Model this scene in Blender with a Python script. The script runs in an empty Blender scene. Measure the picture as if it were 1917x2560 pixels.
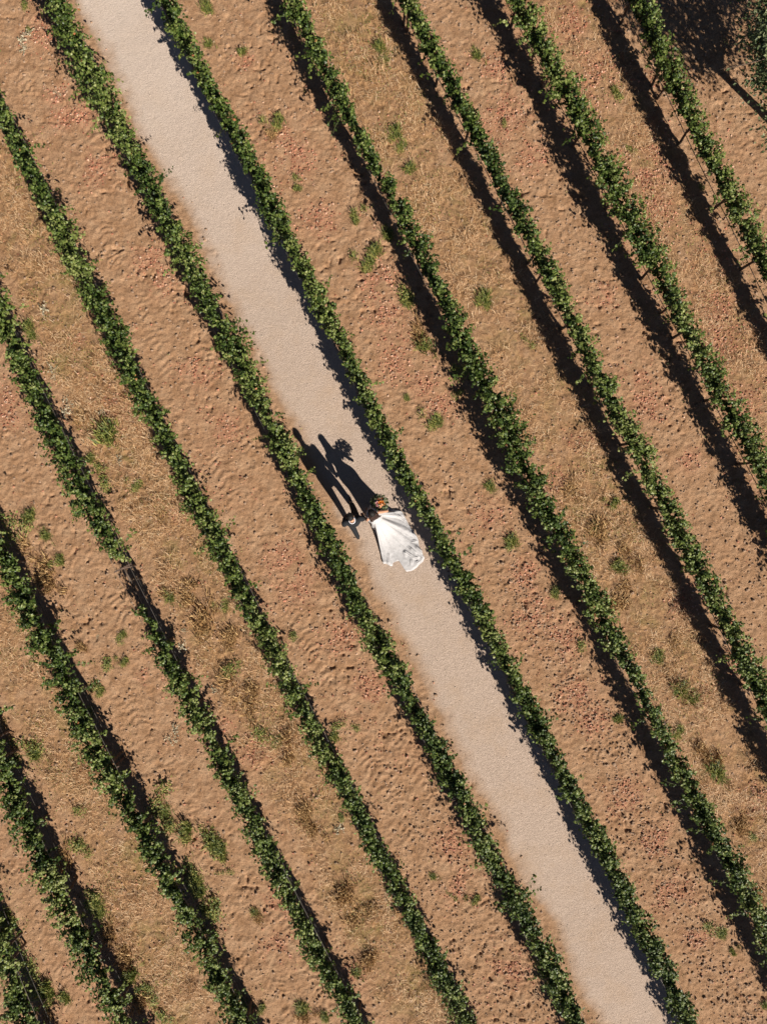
import bpy, math, random
import numpy as np
from mathutils import Vector, Matrix

# ------------------------------------------------------------------ camera, sky, sun, exposure
sc = bpy.context.scene
C = sc.collection
F_PX, CAM_H = 2011.0, 20.1
cam_d = bpy.data.cameras.new('camera'); cam = bpy.data.objects.new('camera', cam_d); C.objects.link(cam)
cam.location = (0, 0, CAM_H); cam.rotation_euler = (0, 0, 0)
cam_d.sensor_fit = 'VERTICAL'; cam_d.angle_y = 2 * math.atan(1280 / F_PX)
cam_d.clip_start = 0.1; cam_d.clip_end = 3000
sc.camera = cam
SUN_EL = math.radians(34.7); SUN_AZ = math.radians(145.7)      # azimuth clockwise from +Y
w = bpy.data.worlds.new("World"); sc.world = w; w.use_nodes = True
nt = w.node_tree; bgn = nt.nodes['Background']
sky = nt.nodes.new('ShaderNodeTexSky'); sky.sky_type = 'NISHITA'; sky.sun_disc = False
sky.sun_elevation = SUN_EL; sky.sun_rotation = SUN_AZ; sky.air_density = 0.3; sky.dust_density = 0.2; sky.ozone_density = 0.6
nt.links.new(sky.outputs[0], bgn.inputs[0]); bgn.inputs[1].default_value = 0.05
sd = bpy.data.lights.new('sun', 'SUN'); so = bpy.data.objects.new('sun', sd); C.objects.link(so)
sd.energy = 5.0; sd.angle = math.radians(0.5); sd.color = (1.0, 0.910, 0.79)
sdir = Vector((math.sin(SUN_AZ) * math.cos(SUN_EL), math.cos(SUN_AZ) * math.cos(SUN_EL), math.sin(SUN_EL)))
so.rotation_euler = sdir.to_track_quat('Z', 'Y').to_euler(); so.location = (20, -30, 25)
sc.view_settings.view_transform = 'Standard'; sc.view_settings.look = 'None'
sc.view_settings.gamma = 1.0; sc.view_settings.exposure = 0.71
sc.view_settings.use_curve_mapping = False
try:
    sc.cycles.max_bounces = 6; sc.cycles.diffuse_bounces = 2
except Exception: pass

rng = np.random.default_rng(7)
random.seed(7)

def P(u, v, z=0.0):
    "a point of the place from its measured position in the photograph and its height"
    s = (CAM_H - z) / F_PX
    return ((u - 958.5) * s, (1280.0 - v) * s)

# ------------------------------------------------------------------ helpers
def tag(o, label=None, cat=None, group=None, kind=None):
    if label: o['label'] = label
    if cat: o['category'] = cat
    if group: o['group'] = group
    if kind: o['kind'] = kind
    return o

def empty(name, loc=(0, 0, 0), rz=0.0):
    o = bpy.data.objects.new(name, None); C.objects.link(o)
    o.location = loc; o.rotation_euler = (0, 0, rz); o.empty_display_size = 0.2
    return o

def mesh_np(name, V, Fc, mats, parent=None, fattr=None, matidx=None, smooth=False, vattr=None):
    "V (n,3) array, Fc list of (m,k) index arrays"
    me = bpy.data.meshes.new(name)
    if isinstance(Fc, np.ndarray): Fc = [Fc]
    V = np.asarray(V, dtype=np.float32)
    me.vertices.add(len(V)); me.vertices.foreach_set('co', V.ravel())
    loops = np.concatenate([f.ravel() for f in Fc]).astype(np.int32)
    cnt = np.concatenate([np.full(len(f), f.shape[1]) for f in Fc]).astype(np.int32)
    st = np.concatenate([[0], np.cumsum(cnt)[:-1]]).astype(np.int32)
    me.loops.add(len(loops)); me.loops.foreach_set('vertex_index', loops)
    me.polygons.add(len(cnt)); me.polygons.foreach_set('loop_start', st)
    try: me.polygons.foreach_set('loop_total', cnt)
    except Exception: pass
    if matidx is not None: me.polygons.foreach_set('material_index', np.asarray(matidx, dtype=np.int32))
    me.polygons.foreach_set('use_smooth', np.full(len(cnt), smooth))
    if fattr is not None:
        for k, a in fattr.items():
            at = me.attributes.new(k, 'FLOAT', 'FACE'); at.data.foreach_set('value', np.asarray(a, dtype=np.float32))
    if vattr is not None:
        for k, a in vattr.items():
            at = me.attributes.new(k, 'FLOAT', 'POINT'); at.data.foreach_set('value', np.asarray(a, dtype=np.float32).ravel())
    me.update(calc_edges=True); me.validate()
    for m in (mats if isinstance(mats, (list, tuple)) else [mats]): me.materials.append(m)
    o = bpy.data.objects.new(name, me); C.objects.link(o)
    if parent is not None: o.parent = parent
    return o

class MB:
    "collects simple solid shapes into one mesh"
    def __init__(s): s.v = []; s.f = []; s.n = 0
    def add(s, v, f): s.v.append(np.asarray(v, float)); s.f += [tuple(i + s.n for i in q) for q in f]; s.n += len(v)
    def tube(s, pts, rad, n=8, cap=True):
        pts = [Vector(p) for p in pts]
        rad = list(rad) if hasattr(rad, '__len__') else [rad] * len(pts)
        vs = []; up = None
        for i, p in enumerate(pts):
            t = (pts[min(i + 1, len(pts) - 1)] - pts[max(i - 1, 0)]).normalized()
            if up is None: up = t.orthogonal().normalized()
            a = (up - t * up.dot(t)).normalized(); up = a; b = t.cross(a)
            for k in range(n):
                an = 2 * math.pi * k / n
                vs.append(tuple(p + (a * math.cos(an) + b * math.sin(an)) * rad[i]))
        fs = []
        for i in range(len(pts) - 1):
            for k in range(n): fs.append((i * n + k, i * n + (k + 1) % n, (i + 1) * n + (k + 1) % n, (i + 1) * n + k))
        if cap:
            fs.append(tuple(range(n))[::-1]); fs.append(tuple((len(pts) - 1) * n + k for k in range(n)))
        s.add(vs, fs)
    def ell(s, c, r, rot=None, nu=16, nv=10):
        vs = [(0, 0, 1)]
        for i in range(1, nv):
            ph = math.pi * i / nv
            for k in range(nu):
                a = 2 * math.pi * k / nu
                vs.append((math.sin(ph) * math.cos(a), math.sin(ph) * math.sin(a), math.cos(ph)))
        vs.append((0, 0, -1)); V = np.array(vs) * np.array(r)
        if rot is not None: V = V @ np.array(rot.to_3x3()).T
        V = V + np.array(c)
        fs = [(0, 1 + k, 1 + (k + 1) % nu) for k in range(nu)]
        for i in range(nv - 2):
            for k in range(nu):
                a = 1 + i * nu + k; b = 1 + i * nu + (k + 1) % nu
                fs.append((a, a + nu, b + nu, b))
        L = len(vs) - 1; o = 1 + (nv - 2) * nu
        fs += [(L, o + (k + 1) % nu, o + k) for k in range(nu)]
        s.add(V, fs)
    def cap(s, p0, p1, r0, r1, n=12):
        "tapered limb with rounded ends"
        s.tube([p0, p1], [r0, r1], n=n); s.ell(p0, (r0,) * 3, nu=n, nv=8); s.ell(p1, (r1,) * 3, nu=n, nv=8)
    def chain(s, pts, rad, n=12):
        for i in range(len(pts) - 1): s.cap(pts[i], pts[i + 1], rad[i], rad[i + 1], n)
    def box(s, c, d, rot=None, bev=0.0):
        x, y, z = [q / 2 for q in d]
        V = np.array([(-x, -y, -z), (x, -y, -z), (x, y, -z), (-x, y, -z), (-x, -y, z), (x, -y, z), (x, y, z), (-x, y, z)])
        if rot is not None: V = V @ np.array(rot.to_3x3()).T
        s.add(V + np.array(c), [(0, 3, 2, 1), (4, 5, 6, 7), (0, 1, 5, 4), (1, 2, 6, 5), (2, 3, 7, 6), (3, 0, 4, 7)])
    def build(s, name, mats, parent=None, smooth=True, remesh=None, smoothit=0):
        me = bpy.data.meshes.new(name); me.from_pydata(np.vstack(s.v).tolist(), [], s.f); me.update()
        me.polygons.foreach_set('use_smooth', np.full(len(me.polygons), smooth))
        for m in (mats if isinstance(mats, (list, tuple)) else [mats]): me.materials.append(m)
        o = bpy.data.objects.new(name, me); C.objects.link(o)
        if parent is not None: o.parent = parent
        if remesh:
            r = o.modifiers.new('union', 'REMESH'); r.mode = 'VOXEL'; r.voxel_size = remesh; r.use_smooth_shade = True
            if smoothit:
                q = o.modifiers.new('relax', 'SMOOTH'); q.iterations = smoothit; q.factor = 0.5
        return o

# ------------------------------------------------------------------ materials
def newmat(name):
    m = bpy.data.materials.new(name); m.use_nodes = True
    nt = m.node_tree; b = nt.nodes['Principled BSDF']
    return m, nt, b
def N(nt, t, **kw):
    n = nt.nodes.new(t)
    for k, v in kw.items():
        if k.startswith('i_'):
            key = k[2:]; key = int(key) if key.isdigit() else key
            n.inputs[key].default_value = v
        else: setattr(n, k, v)
    return n
def L(nt, a, b): nt.links.new(a, b)
def noise(nt, scale, detail=4, rough=0.6, vec=None, dist=0.0):
    n = N(nt, 'ShaderNodeTexNoise'); n.inputs['Scale'].default_value = scale
    n.inputs['Detail'].default_value = detail; n.inputs['Roughness'].default_value = rough
    n.inputs['Distortion'].default_value = dist
    if vec is None:
        g = nt.nodes.get('geo') or N(nt, 'ShaderNodeTexCoord', name='geo'); vec = g.outputs['Object']
    L(nt, vec, n.inputs['Vector']); return n.outputs['Fac']
def ramp(nt, fac, stops):
    r = N(nt, 'ShaderNodeValToRGB'); e = r.color_ramp.elements
    while len(e) > len(stops): e.remove(e[-1])
    while len(e) < len(stops): e.new(0.5)
    for i, (p, c) in enumerate(stops): e[i].position = p; e[i].color = (*c, 1)
    L(nt, fac, r.inputs[0]); return r.outputs[0]
def mixc(nt, fac, a, b, mode='MIX'):
    m = N(nt, 'ShaderNodeMix', data_type='RGBA', blend_type=mode)
    if isinstance(fac, (int, float)): m.inputs[0].default_value = fac
    else: L(nt, fac, m.inputs[0])
    for s, v in ((6, a), (7, b)):
        if isinstance(v, tuple): m.inputs[s].default_value = (*v, 1)
        else: L(nt, v, m.inputs[s])
    return m.outputs[2]
def math_(nt, op, a, b=0.0, clamp=False):
    m = N(nt, 'ShaderNodeMath', operation=op); m.use_clamp = clamp
    for i, v in ((0, a), (1, b)):
        if isinstance(v, (int, float)): m.inputs[i].default_value = v
        else: L(nt, v, m.inputs[i])
    return m.outputs[0]
def attr(nt, name):
    return N(nt, 'ShaderNodeAttribute', attribute_name=name).outputs['Fac']
def bump(nt, b, h, strength, dist):
    n = N(nt, 'ShaderNodeBump'); n.inputs['Strength'].default_value = strength; n.inputs['Distance'].default_value = dist
    L(nt, h, n.inputs['Height']); L(nt, n.outputs[0], b.inputs['Normal'])

def leaf_material(name, stops, rough=0.42, trans=0.22, nscale=30, spec=0.5):
    m, nt, b = newmat(name)
    t = attr(nt, 'tint'); nz = noise(nt, nscale, 2)
    f = math_(nt, 'ADD', t, math_(nt, 'MULTIPLY', math_(nt, 'SUBTRACT', nz, 0.5), 0.18), True)
    col = ramp(nt, f, stops)
    L(nt, col, b.inputs['Base Color']); b.inputs['Roughness'].default_value = rough
    b.inputs['Specular IOR Level'].default_value = spec
    tr = N(nt, 'ShaderNodeBsdfTranslucent'); L(nt, mixc(nt, 0.5, col, (0.12, 0.2, 0.02)), tr.inputs[0])
    mx = N(nt, 'ShaderNodeMixShader'); mx.inputs[0].default_value = trans
    L(nt, b.outputs[0], mx.inputs[1]); L(nt, tr.outputs[0], mx.inputs[2])
    L(nt, mx.outputs[0], nt.nodes['Material Output'].inputs['Surface'])
    return m
M = {}
M['vine_leaf'] = leaf_material('vine_leaf', [(0.0, (0.014, 0.030, 0.006)), (0.38, (0.040, 0.071, 0.012)), (0.66, (0.120, 0.160, 0.033)), (0.90, (0.23, 0.25, 0.085)), (0.965, (0.22, 0.19, 0.06)), (0.99, (0.34, 0.12, 0.05))], 0.46, 0.10, spec=0.32)
M['tree_leaf'] = leaf_material('tree_leaf', [(0.0, (0.035, 0.06, 0.025)), (0.5, (0.09, 0.125, 0.05)), (1.0, (0.26, 0.28, 0.14))], 0.5, 0.2)
M['weed'] = leaf_material('weed', [(0.0, (0.06, 0.10, 0.02)), (0.5, (0.17, 0.20, 0.04)), (1.0, (0.42, 0.38, 0.11))], 0.6, 0.25)
M['dry_weed'] = leaf_material('dry_weed', [(0.0, (0.15, 0.080, 0.028)), (0.5, (0.36, 0.205, 0.08)), (1.0, (0.62, 0.43, 0.20))], 0.7, 0.2)
M['silver'] = leaf_material('silver', [(0.0, (0.24, 0.22, 0.14)), (1.0, (0.55, 0.49, 0.36))], 0.7, 0.1)
M['straw'] = leaf_material('straw', [(0.0, (0.24, 0.12, 0.05)), (0.35, (0.50, 0.28, 0.13)), (0.75, (0.68, 0.46, 0.26)), (1.0, (0.80, 0.63, 0.42))], 0.6, 0.1)
M['litter'] = leaf_material('litter', [(0.0, (0.20, 0.07, 0.04)), (0.35, (0.40, 0.155, 0.09)), (0.70, (0.54, 0.25, 0.16)), (1.0, (0.62, 0.42, 0.30))], 0.7, 0.1)
for m_ in ('straw', 'litter', 'silver', 'dry_weed'):
    for n_ in M[m_].node_tree.nodes:
        if n_.type == 'MIX': n_.inputs[0].default_value = 0.0

def simple(name, col, rough=0.7, var=0.25, nscale=20, bmp=0.0, bscale=60, metal=0.0, sheen=0.0, spec=0.5):
    m, nt, b = newmat(name)
    nz = noise(nt, nscale, 5)
    lo = tuple(c * (1 - var) for c in col); hi = tuple(min(1, c * (1 + var)) for c in col)
    L(nt, ramp(nt, nz, [(0.3, lo), (0.7, hi)]), b.inputs['Base Color'])
    b.inputs['Roughness'].default_value = rough; b.inputs['Metallic'].default_value = metal
    b.inputs['Specular IOR Level'].default_value = spec
    if sheen: b.inputs['Sheen Weight'].default_value = sheen
    if bmp: bump(nt, b, noise(nt, bscale, 6), bmp, 0.01)
    return m
M['bark'] = simple('bark', (0.085, 0.06, 0.042), 0.9, 0.45, 40, 0.8, 60)
M['shoot'] = simple('shoot', (0.10, 0.12, 0.04), 0.6, 0.3, 30)
M['post'] = simple('post', (0.10, 0.065, 0.048), 0.85, 0.3, 30, 0.5, 80)
M['wire'] = simple('wire', (0.34, 0.31, 0.27), 0.45, 0.15, 10, metal=0.6)
M['hose'] = simple('hose', (0.05, 0.045, 0.04), 0.55, 0.35, 15)
M['clod'] = simple('clod', (0.30, 0.20, 0.135), 0.95, 0.3, 18, 0.6, 90)
M['pebble'] = simple('pebble', (0.40, 0.33, 0.27), 0.9, 0.35, 25, 0.3, 90)
M['skin'] = simple('skin', (0.50, 0.27, 0.17), 0.5, 0.08, 30)
M['skin'].node_tree.nodes['Principled BSDF'].inputs['Subsurface Weight'].default_value = 0.1
M['skin'].node_tree.nodes['Principled BSDF'].inputs['Subsurface Scale'].default_value = 0.01
M['suit'] = simple('suit', (0.011, 0.013, 0.017), 0.9, 0.25, 200, 0.4, 250, spec=0.3)
M['shoe'] = simple('shoe', (0.012, 0.011, 0.011), 0.28, 0.2, 30)
M['shirt'] = simple('shirt', (0.72, 0.72, 0.76), 0.8, 0.04, 60)
M['hair'] = simple('hair', (0.007, 0.005, 0.004), 0.55, 0.5, 90, 0.8, 140, spec=0.3)
M['hair_brown'] = simple('hair_brown', (0.030, 0.014, 0.010), 0.42, 0.6, 70, 0.9, 120)
M['eye'] = simple('eye', (0.5, 0.48, 0.45), 0.3, 0.05)
M['ribbon'] = simple('ribbon', (0.62, 0.60, 0.52), 0.6, 0.08)
M['lips'] = simple('lips', (0.35, 0.10, 0.09), 0.5, 0.08)
# wedding dress: fine lace weave
def dress_mat():
    m, nt, b = newmat('dress_lace')
    a = noise(nt, 55, 5, 0.7); v = N(nt, 'ShaderNodeTexVoronoi'); v.inputs['Scale'].default_value = 38
    L(nt, nt.nodes['geo'].outputs['Object'], v.inputs['Vector'])
    k = math_(nt, 'ADD', a, math_(nt, 'MULTIPLY', v.outputs['Distance'], 0.5))
    L(nt, ramp(nt, k, [(0.35, (0.43, 0.425, 0.44)), (0.75, (0.65, 0.65, 0.675))]), b.inputs['Base Color'])
    b.inputs['Roughness'].default_value = 0.75; b.inputs['Sheen Weight'].default_value = 0.1
    bump(nt, b, k, 0.35, 0.006)
    tr = N(nt, 'ShaderNodeBsdfTranslucent'); tr.inputs[0].default_value = (0.55, 0.52, 0.5, 1)
    mx = N(nt, 'ShaderNodeMixShader'); mx.inputs[0].default_value = 0.32
    L(nt, b.outputs[0], mx.inputs[1]); L(nt, tr.outputs[0], mx.inputs[2])
    L(nt, mx.outputs[0], nt.nodes['Material Output'].inputs['Surface'])
    return m
M['dress'] = dress_mat()

# ------------------------------------------------------------------ value noise in numpy
_tab = {}
def vn(x, y, cell, seed=0):
    if seed not in _tab: _tab[seed] = np.random.default_rng(1000 + seed).random((256, 256)).astype(np.float32)
    T = _tab[seed]
    a = x / cell + 57.3 + seed * 3.1; b = y / cell + 91.7 + seed * 1.7
    i = np.floor(a).astype(int); j = np.floor(b).astype(int); fx = a - i; fy = b - j
    fx = fx * fx * (3 - 2 * fx); fy = fy * fy * (3 - 2 * fy)
    i0 = i & 255; i1 = (i + 1) & 255; j0 = j & 255; j1 = (j + 1) & 255
    return (T[i0, j0] * (1 - fx) + T[i1, j0] * fx) * (1 - fy) + (T[i0, j1] * (1 - fx) + T[i1, j1] * fx) * fy
def rot(x, y, a): c, s = math.cos(a), math.sin(a); return x * c - y * s, x * s + y * c
def fbm(x, y, cell, octs, seed=0, gain=0.5):
    t = 0; a = 1; tot = 0
    for o in range(octs):
        xr, yr = rot(x, y, 0.7 * o + 0.3)
        t = t + a * vn(xr, yr, cell / (2 ** o), seed + o); tot += a; a *= gain
    return t / tot
def sst(a, b, x): t = np.clip((x - a) / (b - a), 0, 1); return t * t * (3 - 2 * t)

# ------------------------------------------------------------------ the vine rows, measured in the photograph (centre of each canopy)
# (x, y) in photo pixels of the canopy's middle, then its width in metres and how full it is
ZC = 1.24
ROWS = [
 dict(k='K', pts=[(-28,2300),(12,2384),(20,2442),(26,2500),(42,2552)], w=.52),
 dict(k='J', pts=[(5,1920),(43,2036),(61,2094),(96,2152),(124,2210),(150,2268),(177,2326),(206,2384),(235,2442),(275,2500),(300,2552)], w=.62),
 dict(k='I', pts=[(-4,1380),(28,1442),(49,1512),(84,1570),(118,1628),(145,1686),(168,1744),(194,1802),(214,1860),(238,1912),(268,1950),(298,1990),(325,2036),(365,2094),(392,2152),(420,2210),(445,2268),(481,2326),(512,2384),(537,2442),(568,2500),(590,2552)], w=.56),
 dict(k='H', pts=[(-12,770),(33,872),(55,930),(87,988),(125,1104),(151,1162),(197,1249),(232,1290),(264,1338),(301,1400),(340,1480),(371,1558),(402,1628),(435,1686),(464,1744),(499,1802),(527,1860),(553,1920),(588,1978),(617,2036),(643,2094),(670,2152),(699,2210),(722,2268),(754,2326),(783,2384),(814,2442),(855,2500),(881,2552)], w=.52),
 dict(k='D', pts=[(8,290),(60,406),(90,464),(122,522),(174,632),(249,756),(296,872),(333,959),(385,1046),(423,1104),(443,1162),(478,1249),(507,1290),(533,1338),(561,1396),(588,1454),(616,1512),(652,1570),(688,1628),(710,1686),(733,1744),(762,1802),(795,1860),(832,1925),(868,1978),(896,2036),(922,2094),(950,2152),(990,2210),(1018,2268),(1047,2326),(1076,2384),(1108,2442),(1137,2500),(1160,2552)], w=.52),
 dict(k='A', pts=[(145,0),(186,116),(250,232),(307,348),(374,464),(430,580),(461,640),(504,727),(554,814),(597,901),(641,988),(701,1104),(727,1162),(775,1262),(826,1367),(866,1454),(904,1541),(952,1620),(989,1686),(1018,1744),(1053,1802),(1084,1860),(1115,1916),(1143,1978),(1173,2036),(1206,2094),(1232,2152),(1262,2210),(1298,2268),(1334,2326),(1361,2384),(1386,2442),(1411,2500),(1435,2552)], w=.64),
 dict(k='B', pts=[(416,0),(438,58),(471,116),(533,232),(563,290),(597,348),(655,464),(707,580),(742,640),(803,756),(860,872),(916,988),(942,1046),(972,1104),(997,1162),(1040,1249),(1068,1285),(1099,1338),(1130,1396),(1160,1454),(1192,1512),(1221,1570),(1253,1628),(1284,1686),(1309,1744),(1342,1802),(1370,1860),(1400,1920),(1427,1978),(1461,2036),(1496,2094),(1526,2152),(1552,2210),(1578,2268),(1610,2326),(1638,2384),(1668,2442),(1694,2500),(1722,2552)], w=.50),
 dict(k='C', pts=[(730,0),(766,87),(818,174),(860,261),(905,348),(932,406),(968,452),(1006,522),(1038,580),(1072,640),(1118,756),(1168,872),(1200,930),(1235,988),(1262,1046),(1290,1104),(1315,1162),(1338,1220),(1362,1272),(1400,1338),(1430,1396),(1464,1454),(1492,1512),(1519,1570),(1550,1628),(1590,1686),(1616,1744),(1638,1802),(1666,1860),(1696,1920),(1730,1978),(1763,2036),(1795,2094),(1827,2152),(1858,2210),(1885,2268),(1912,2326)], w=.48),
 dict(k='E', pts=[(1018,0),(1078,116),(1140,232),(1200,348),(1261,464),(1325,580),(1355,640),(1385,698),(1415,756),(1468,872),(1499,930),(1521,988),(1550,1046),(1590,1104),(1614,1162),(1645,1220),(1673,1280),(1705,1338),(1738,1396),(1766,1454),(1798,1512),(1826,1570),(1856,1628),(1884,1686),(1908,1744)], w=.48),
 dict(k='F', pts=[(1299,0),(1360,116),(1424,232),(1487,348),(1513,406),(1540,464),(1596,580),(1629,640),(1689,756),(1751,872),(1812,988),(1844,1046),(1879,1104),(1917,1190)], w=.56),
 dict(k='G', pts=[(1603,0),(1656,116),(1704,232),(1758,348),(1821,464),(1882,580),(1912,640)], w=.50),
]
WMOD = {  # local width / fullness changes: (y, width factor, density factor)
 'C': [(0,1,1),(180,.95,.9),(350,.85,.7),(640,.85,.75),(800,1.0,.9),(950,1.35,1),(1250,1.6,1.1),(1450,1.3,1),(1620,1.1,.9),(1700,.8,.6),(1850,.8,.6),(2000,1.05,.9),(2300,1.4,1.1)],
 'H': [(700,1.1,1),(1250,1.1,1),(1396,.9,.8),(1412,.5,0.0),(1520,.5,0.0),(1535,.9,.5),(1580,.8,.35),(1640,.85,.75),(1800,1,.9),(2560,1,.95)],
 'I': [(1400,1,1),(1600,1.35,1.1),(1800,1.2,1.1),(2000,1,.9),(2560,.9,.8)],
 'D': [(250,.8,1),(640,.85,1),(1100,1.05,1),(1300,.9,1),(1800,1,.95),(2150,.8,.8),(2560,1,.9)],
 'A': [(0,.95,1),(250,1.22,1.1),(600,1.2,1.05),(800,1.1,1),(950,.88,1),(1060,.72,1),(1180,.74,1),(1290,.9,1),(1500,.95,1),(2560,.95,1)],
 'B': [(0,.85,1),(2560,1.0,1)],
 'E': [(0,.85,.9),(500,.9,.9),(700,.9,.8),(1100,1.15,1),(2560,1.2,1)],
 'F': [(0,1,1),(500,1.15,1.1),(1250,1.1,1)],
 'J': [(1900,1,1),(2350,1,1),(2480,.7,.6),(2560,.8,.8)],
}
for r in ROWS:
    p = np.array(r['pts'], float)
    if len(p) > 6:
        s0 = (p[6, 0] - p[0, 0]) / (p[6, 1] - p[0, 1]); s1 = (p[-1, 0] - p[-7, 0]) / (p[-1, 1] - p[-7, 1])
    else: s0 = s1 = 0.49
    s0 = 0.5 * s0 + 0.25; s1 = 0.5 * s1 + 0.25
    y0 = max(-260.0, p[0, 1] - (p[0, 0] + 190) / s0); y1 = min(2820.0, p[-1, 1] + (2110 - p[-1, 0]) / s1)
    ext = []
    if y0 < p[0, 1]: ext.append((p[0, 0] + s0 * (y0 - p[0, 1]), y0))
    p = np.vstack([np.array(ext).reshape(-1, 2), p, [(p[-1, 0] + s1 * (y1 - p[-1, 1]), y1)]])
    s = (CAM_H - ZC) / F_PX
    r['c'] = np.stack([(p[:, 0] - 958.5) * s, (1280 - p[:, 1]) * s], 1)      # canopy centre in metres
    r['py'] = p[:, 1]
    deg = 2 if len(p) > 9 else 1
    r['fit'] = np.polyfit(r['c'][:, 1], r['c'][:, 0], deg)                    # the planting line on the ground
# where the fits are extrapolated they keep their end slope
def row_x(r, y):
    c = r['c']; ylo, yhi = c[:, 1].min(), c[:, 1].max()
    yc = np.clip(y, ylo, yhi); d = np.polyder(r['fit'])
    return np.polyval(r['fit'], yc) + np.polyval(d, yc) * 0 + (-0.5) * (y - yc)
def q_coord(x, y):
    "row coordinate: integer at each planting line, 5..6 is the gravel path"
    X = np.stack([row_x(r, y) for r in ROWS])                                 # (11, n)
    xf = x.ravel(); n = xf.size; q = np.empty(n)
    Xr = X.reshape(len(ROWS), -1)
    q[:] = (xf - Xr[0]) / 2.62
    for i in range(len(ROWS) - 1):
        m = xf >= Xr[i]; q[m] = i + (xf[m] - Xr[i][m]) / (Xr[i + 1][m] - Xr[i][m])
    m = xf >= Xr[-1]; q[m] = len(ROWS) - 1 + (xf[m] - Xr[-1][m]) / 2.62
    return q.reshape(x.shape)

LIT = [(110,70,60),(145,240,40),(160,290,45),(210,290,40),(240,420,55),(380,650,60),(400,700,50),(470,910,50),(510,930,50),(560,1070,50),(710,1400,60),(745,1460,60),(860,1590,60),(925,1720,60),(1130,2110,55),(1150,2220,60),(1275,2420,60),
 (610,150,30),(740,400,60),(700,330,40),(800,545,55),(940,700,60),(970,790,60),(1000,900,70),(1060,960,50),(1100,1010,50),(1220,1290,50),(1320,1440,60),(1330,1530,60),(1410,1600,60),(1440,1740,60),(1480,1800,50),(1560,1990,60),(1640,2110,60),(1680,2240,60),(1740,2340,50),
 (1260,280,70),(1330,400,50),(1230,170,50),(1510,740,40),(1590,940,50),(1620,1010,60),(1720,1150,40),(1490,190,60),(1430,60,50),(1610,430,70),(1640,520,50),(1790,770,60),(1810,850,60),(1850,1000,60),(1450,1110,50),(1400,1220,60),
 (190,850,30),(290,1030,60),(430,1290,40),(560,1830,50),(640,1880,50),(380,1700,40),(700,2370,50),(690,2260,50),(880,2450,50),(20,1000,40),(20,1030,50),(1850,1650,50),(1700,1500,60),(1750,1750,60),(1900,2000,60)]
LITW = np.array([(*P(a, b), c / 100.0) for a, b, c in LIT])
def masks(x, y):
    q = q_coord(x, y); ai = np.floor(q).astype(int); u = q - ai
    sp = x * 0.89 + y * 0.455; t = -x * 0.455 + y * 0.89
    n1 = fbm(x, y, 1.3, 3, 11); n2 = fbm(x, y, 0.35, 3, 17)
    # gravel path
    e = (n1 - 0.5) * 0.16 + (n2 - 0.5) * 0.14
    path = np.where(ai == 5, sst(0.05, 0.34, u + e) * (1 - sst(0.93, 1.0, u - e * 0.5)), 0.0)
    # dry grass aisles
    straw_ai = np.isin(ai, [1, 3, 7, 9]).astype(float)
    prof = sst(0.04, 0.26, u + e * 1.2) * (1 - sst(0.80, 0.98, u + e * 1.2))
    fade = np.where(ai == 3, 1.0, np.where(ai == 9, 0.7, 0.92))
    straw = straw_ai * prof * fade * np.clip(0.55 + 1.1 * (n1 - 0.35), 0.2, 1)
    d = np.zeros_like(x)
    for lx, ly, lr in LITW:
        d = np.maximum(d, np.exp(-((x - lx) ** 2 + (y - ly) ** 2) / (2 * (lr * 0.55) ** 2)))
    lit = np.clip(d * sst(0.33, 0.52, n2 + 0.12 * d) + 0.12 * sst(0.55, 0.75, n1) * (ai != 5) + 0.25 * (ai == 9) * sst(0.4, 0.7, n2), 0, 1) * (1 - path)
    # coarse clods: down the middle of the aisle right of the path, and lighter elsewhere
    mid = np.exp(-((u - 0.50) / 0.20) ** 2)
    clod = np.where(ai == 6, mid * sst(4.0, -3.0, y) * 1.0 + 0.15, 0.0) + np.where(np.isin(ai, [8, 10]), 0.3, 0.0) + np.where(ai == 4, 0.18 + 0.3 * sst(-4, -9, y), 0) + np.where(np.isin(ai, [0, 2]), 0.16, 0) + straw_ai * 0.12
    clod = np.clip(clod, 0, 1) * (1 - path)
    return q, ai, u, sp, t, path, straw, lit, clod

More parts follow.
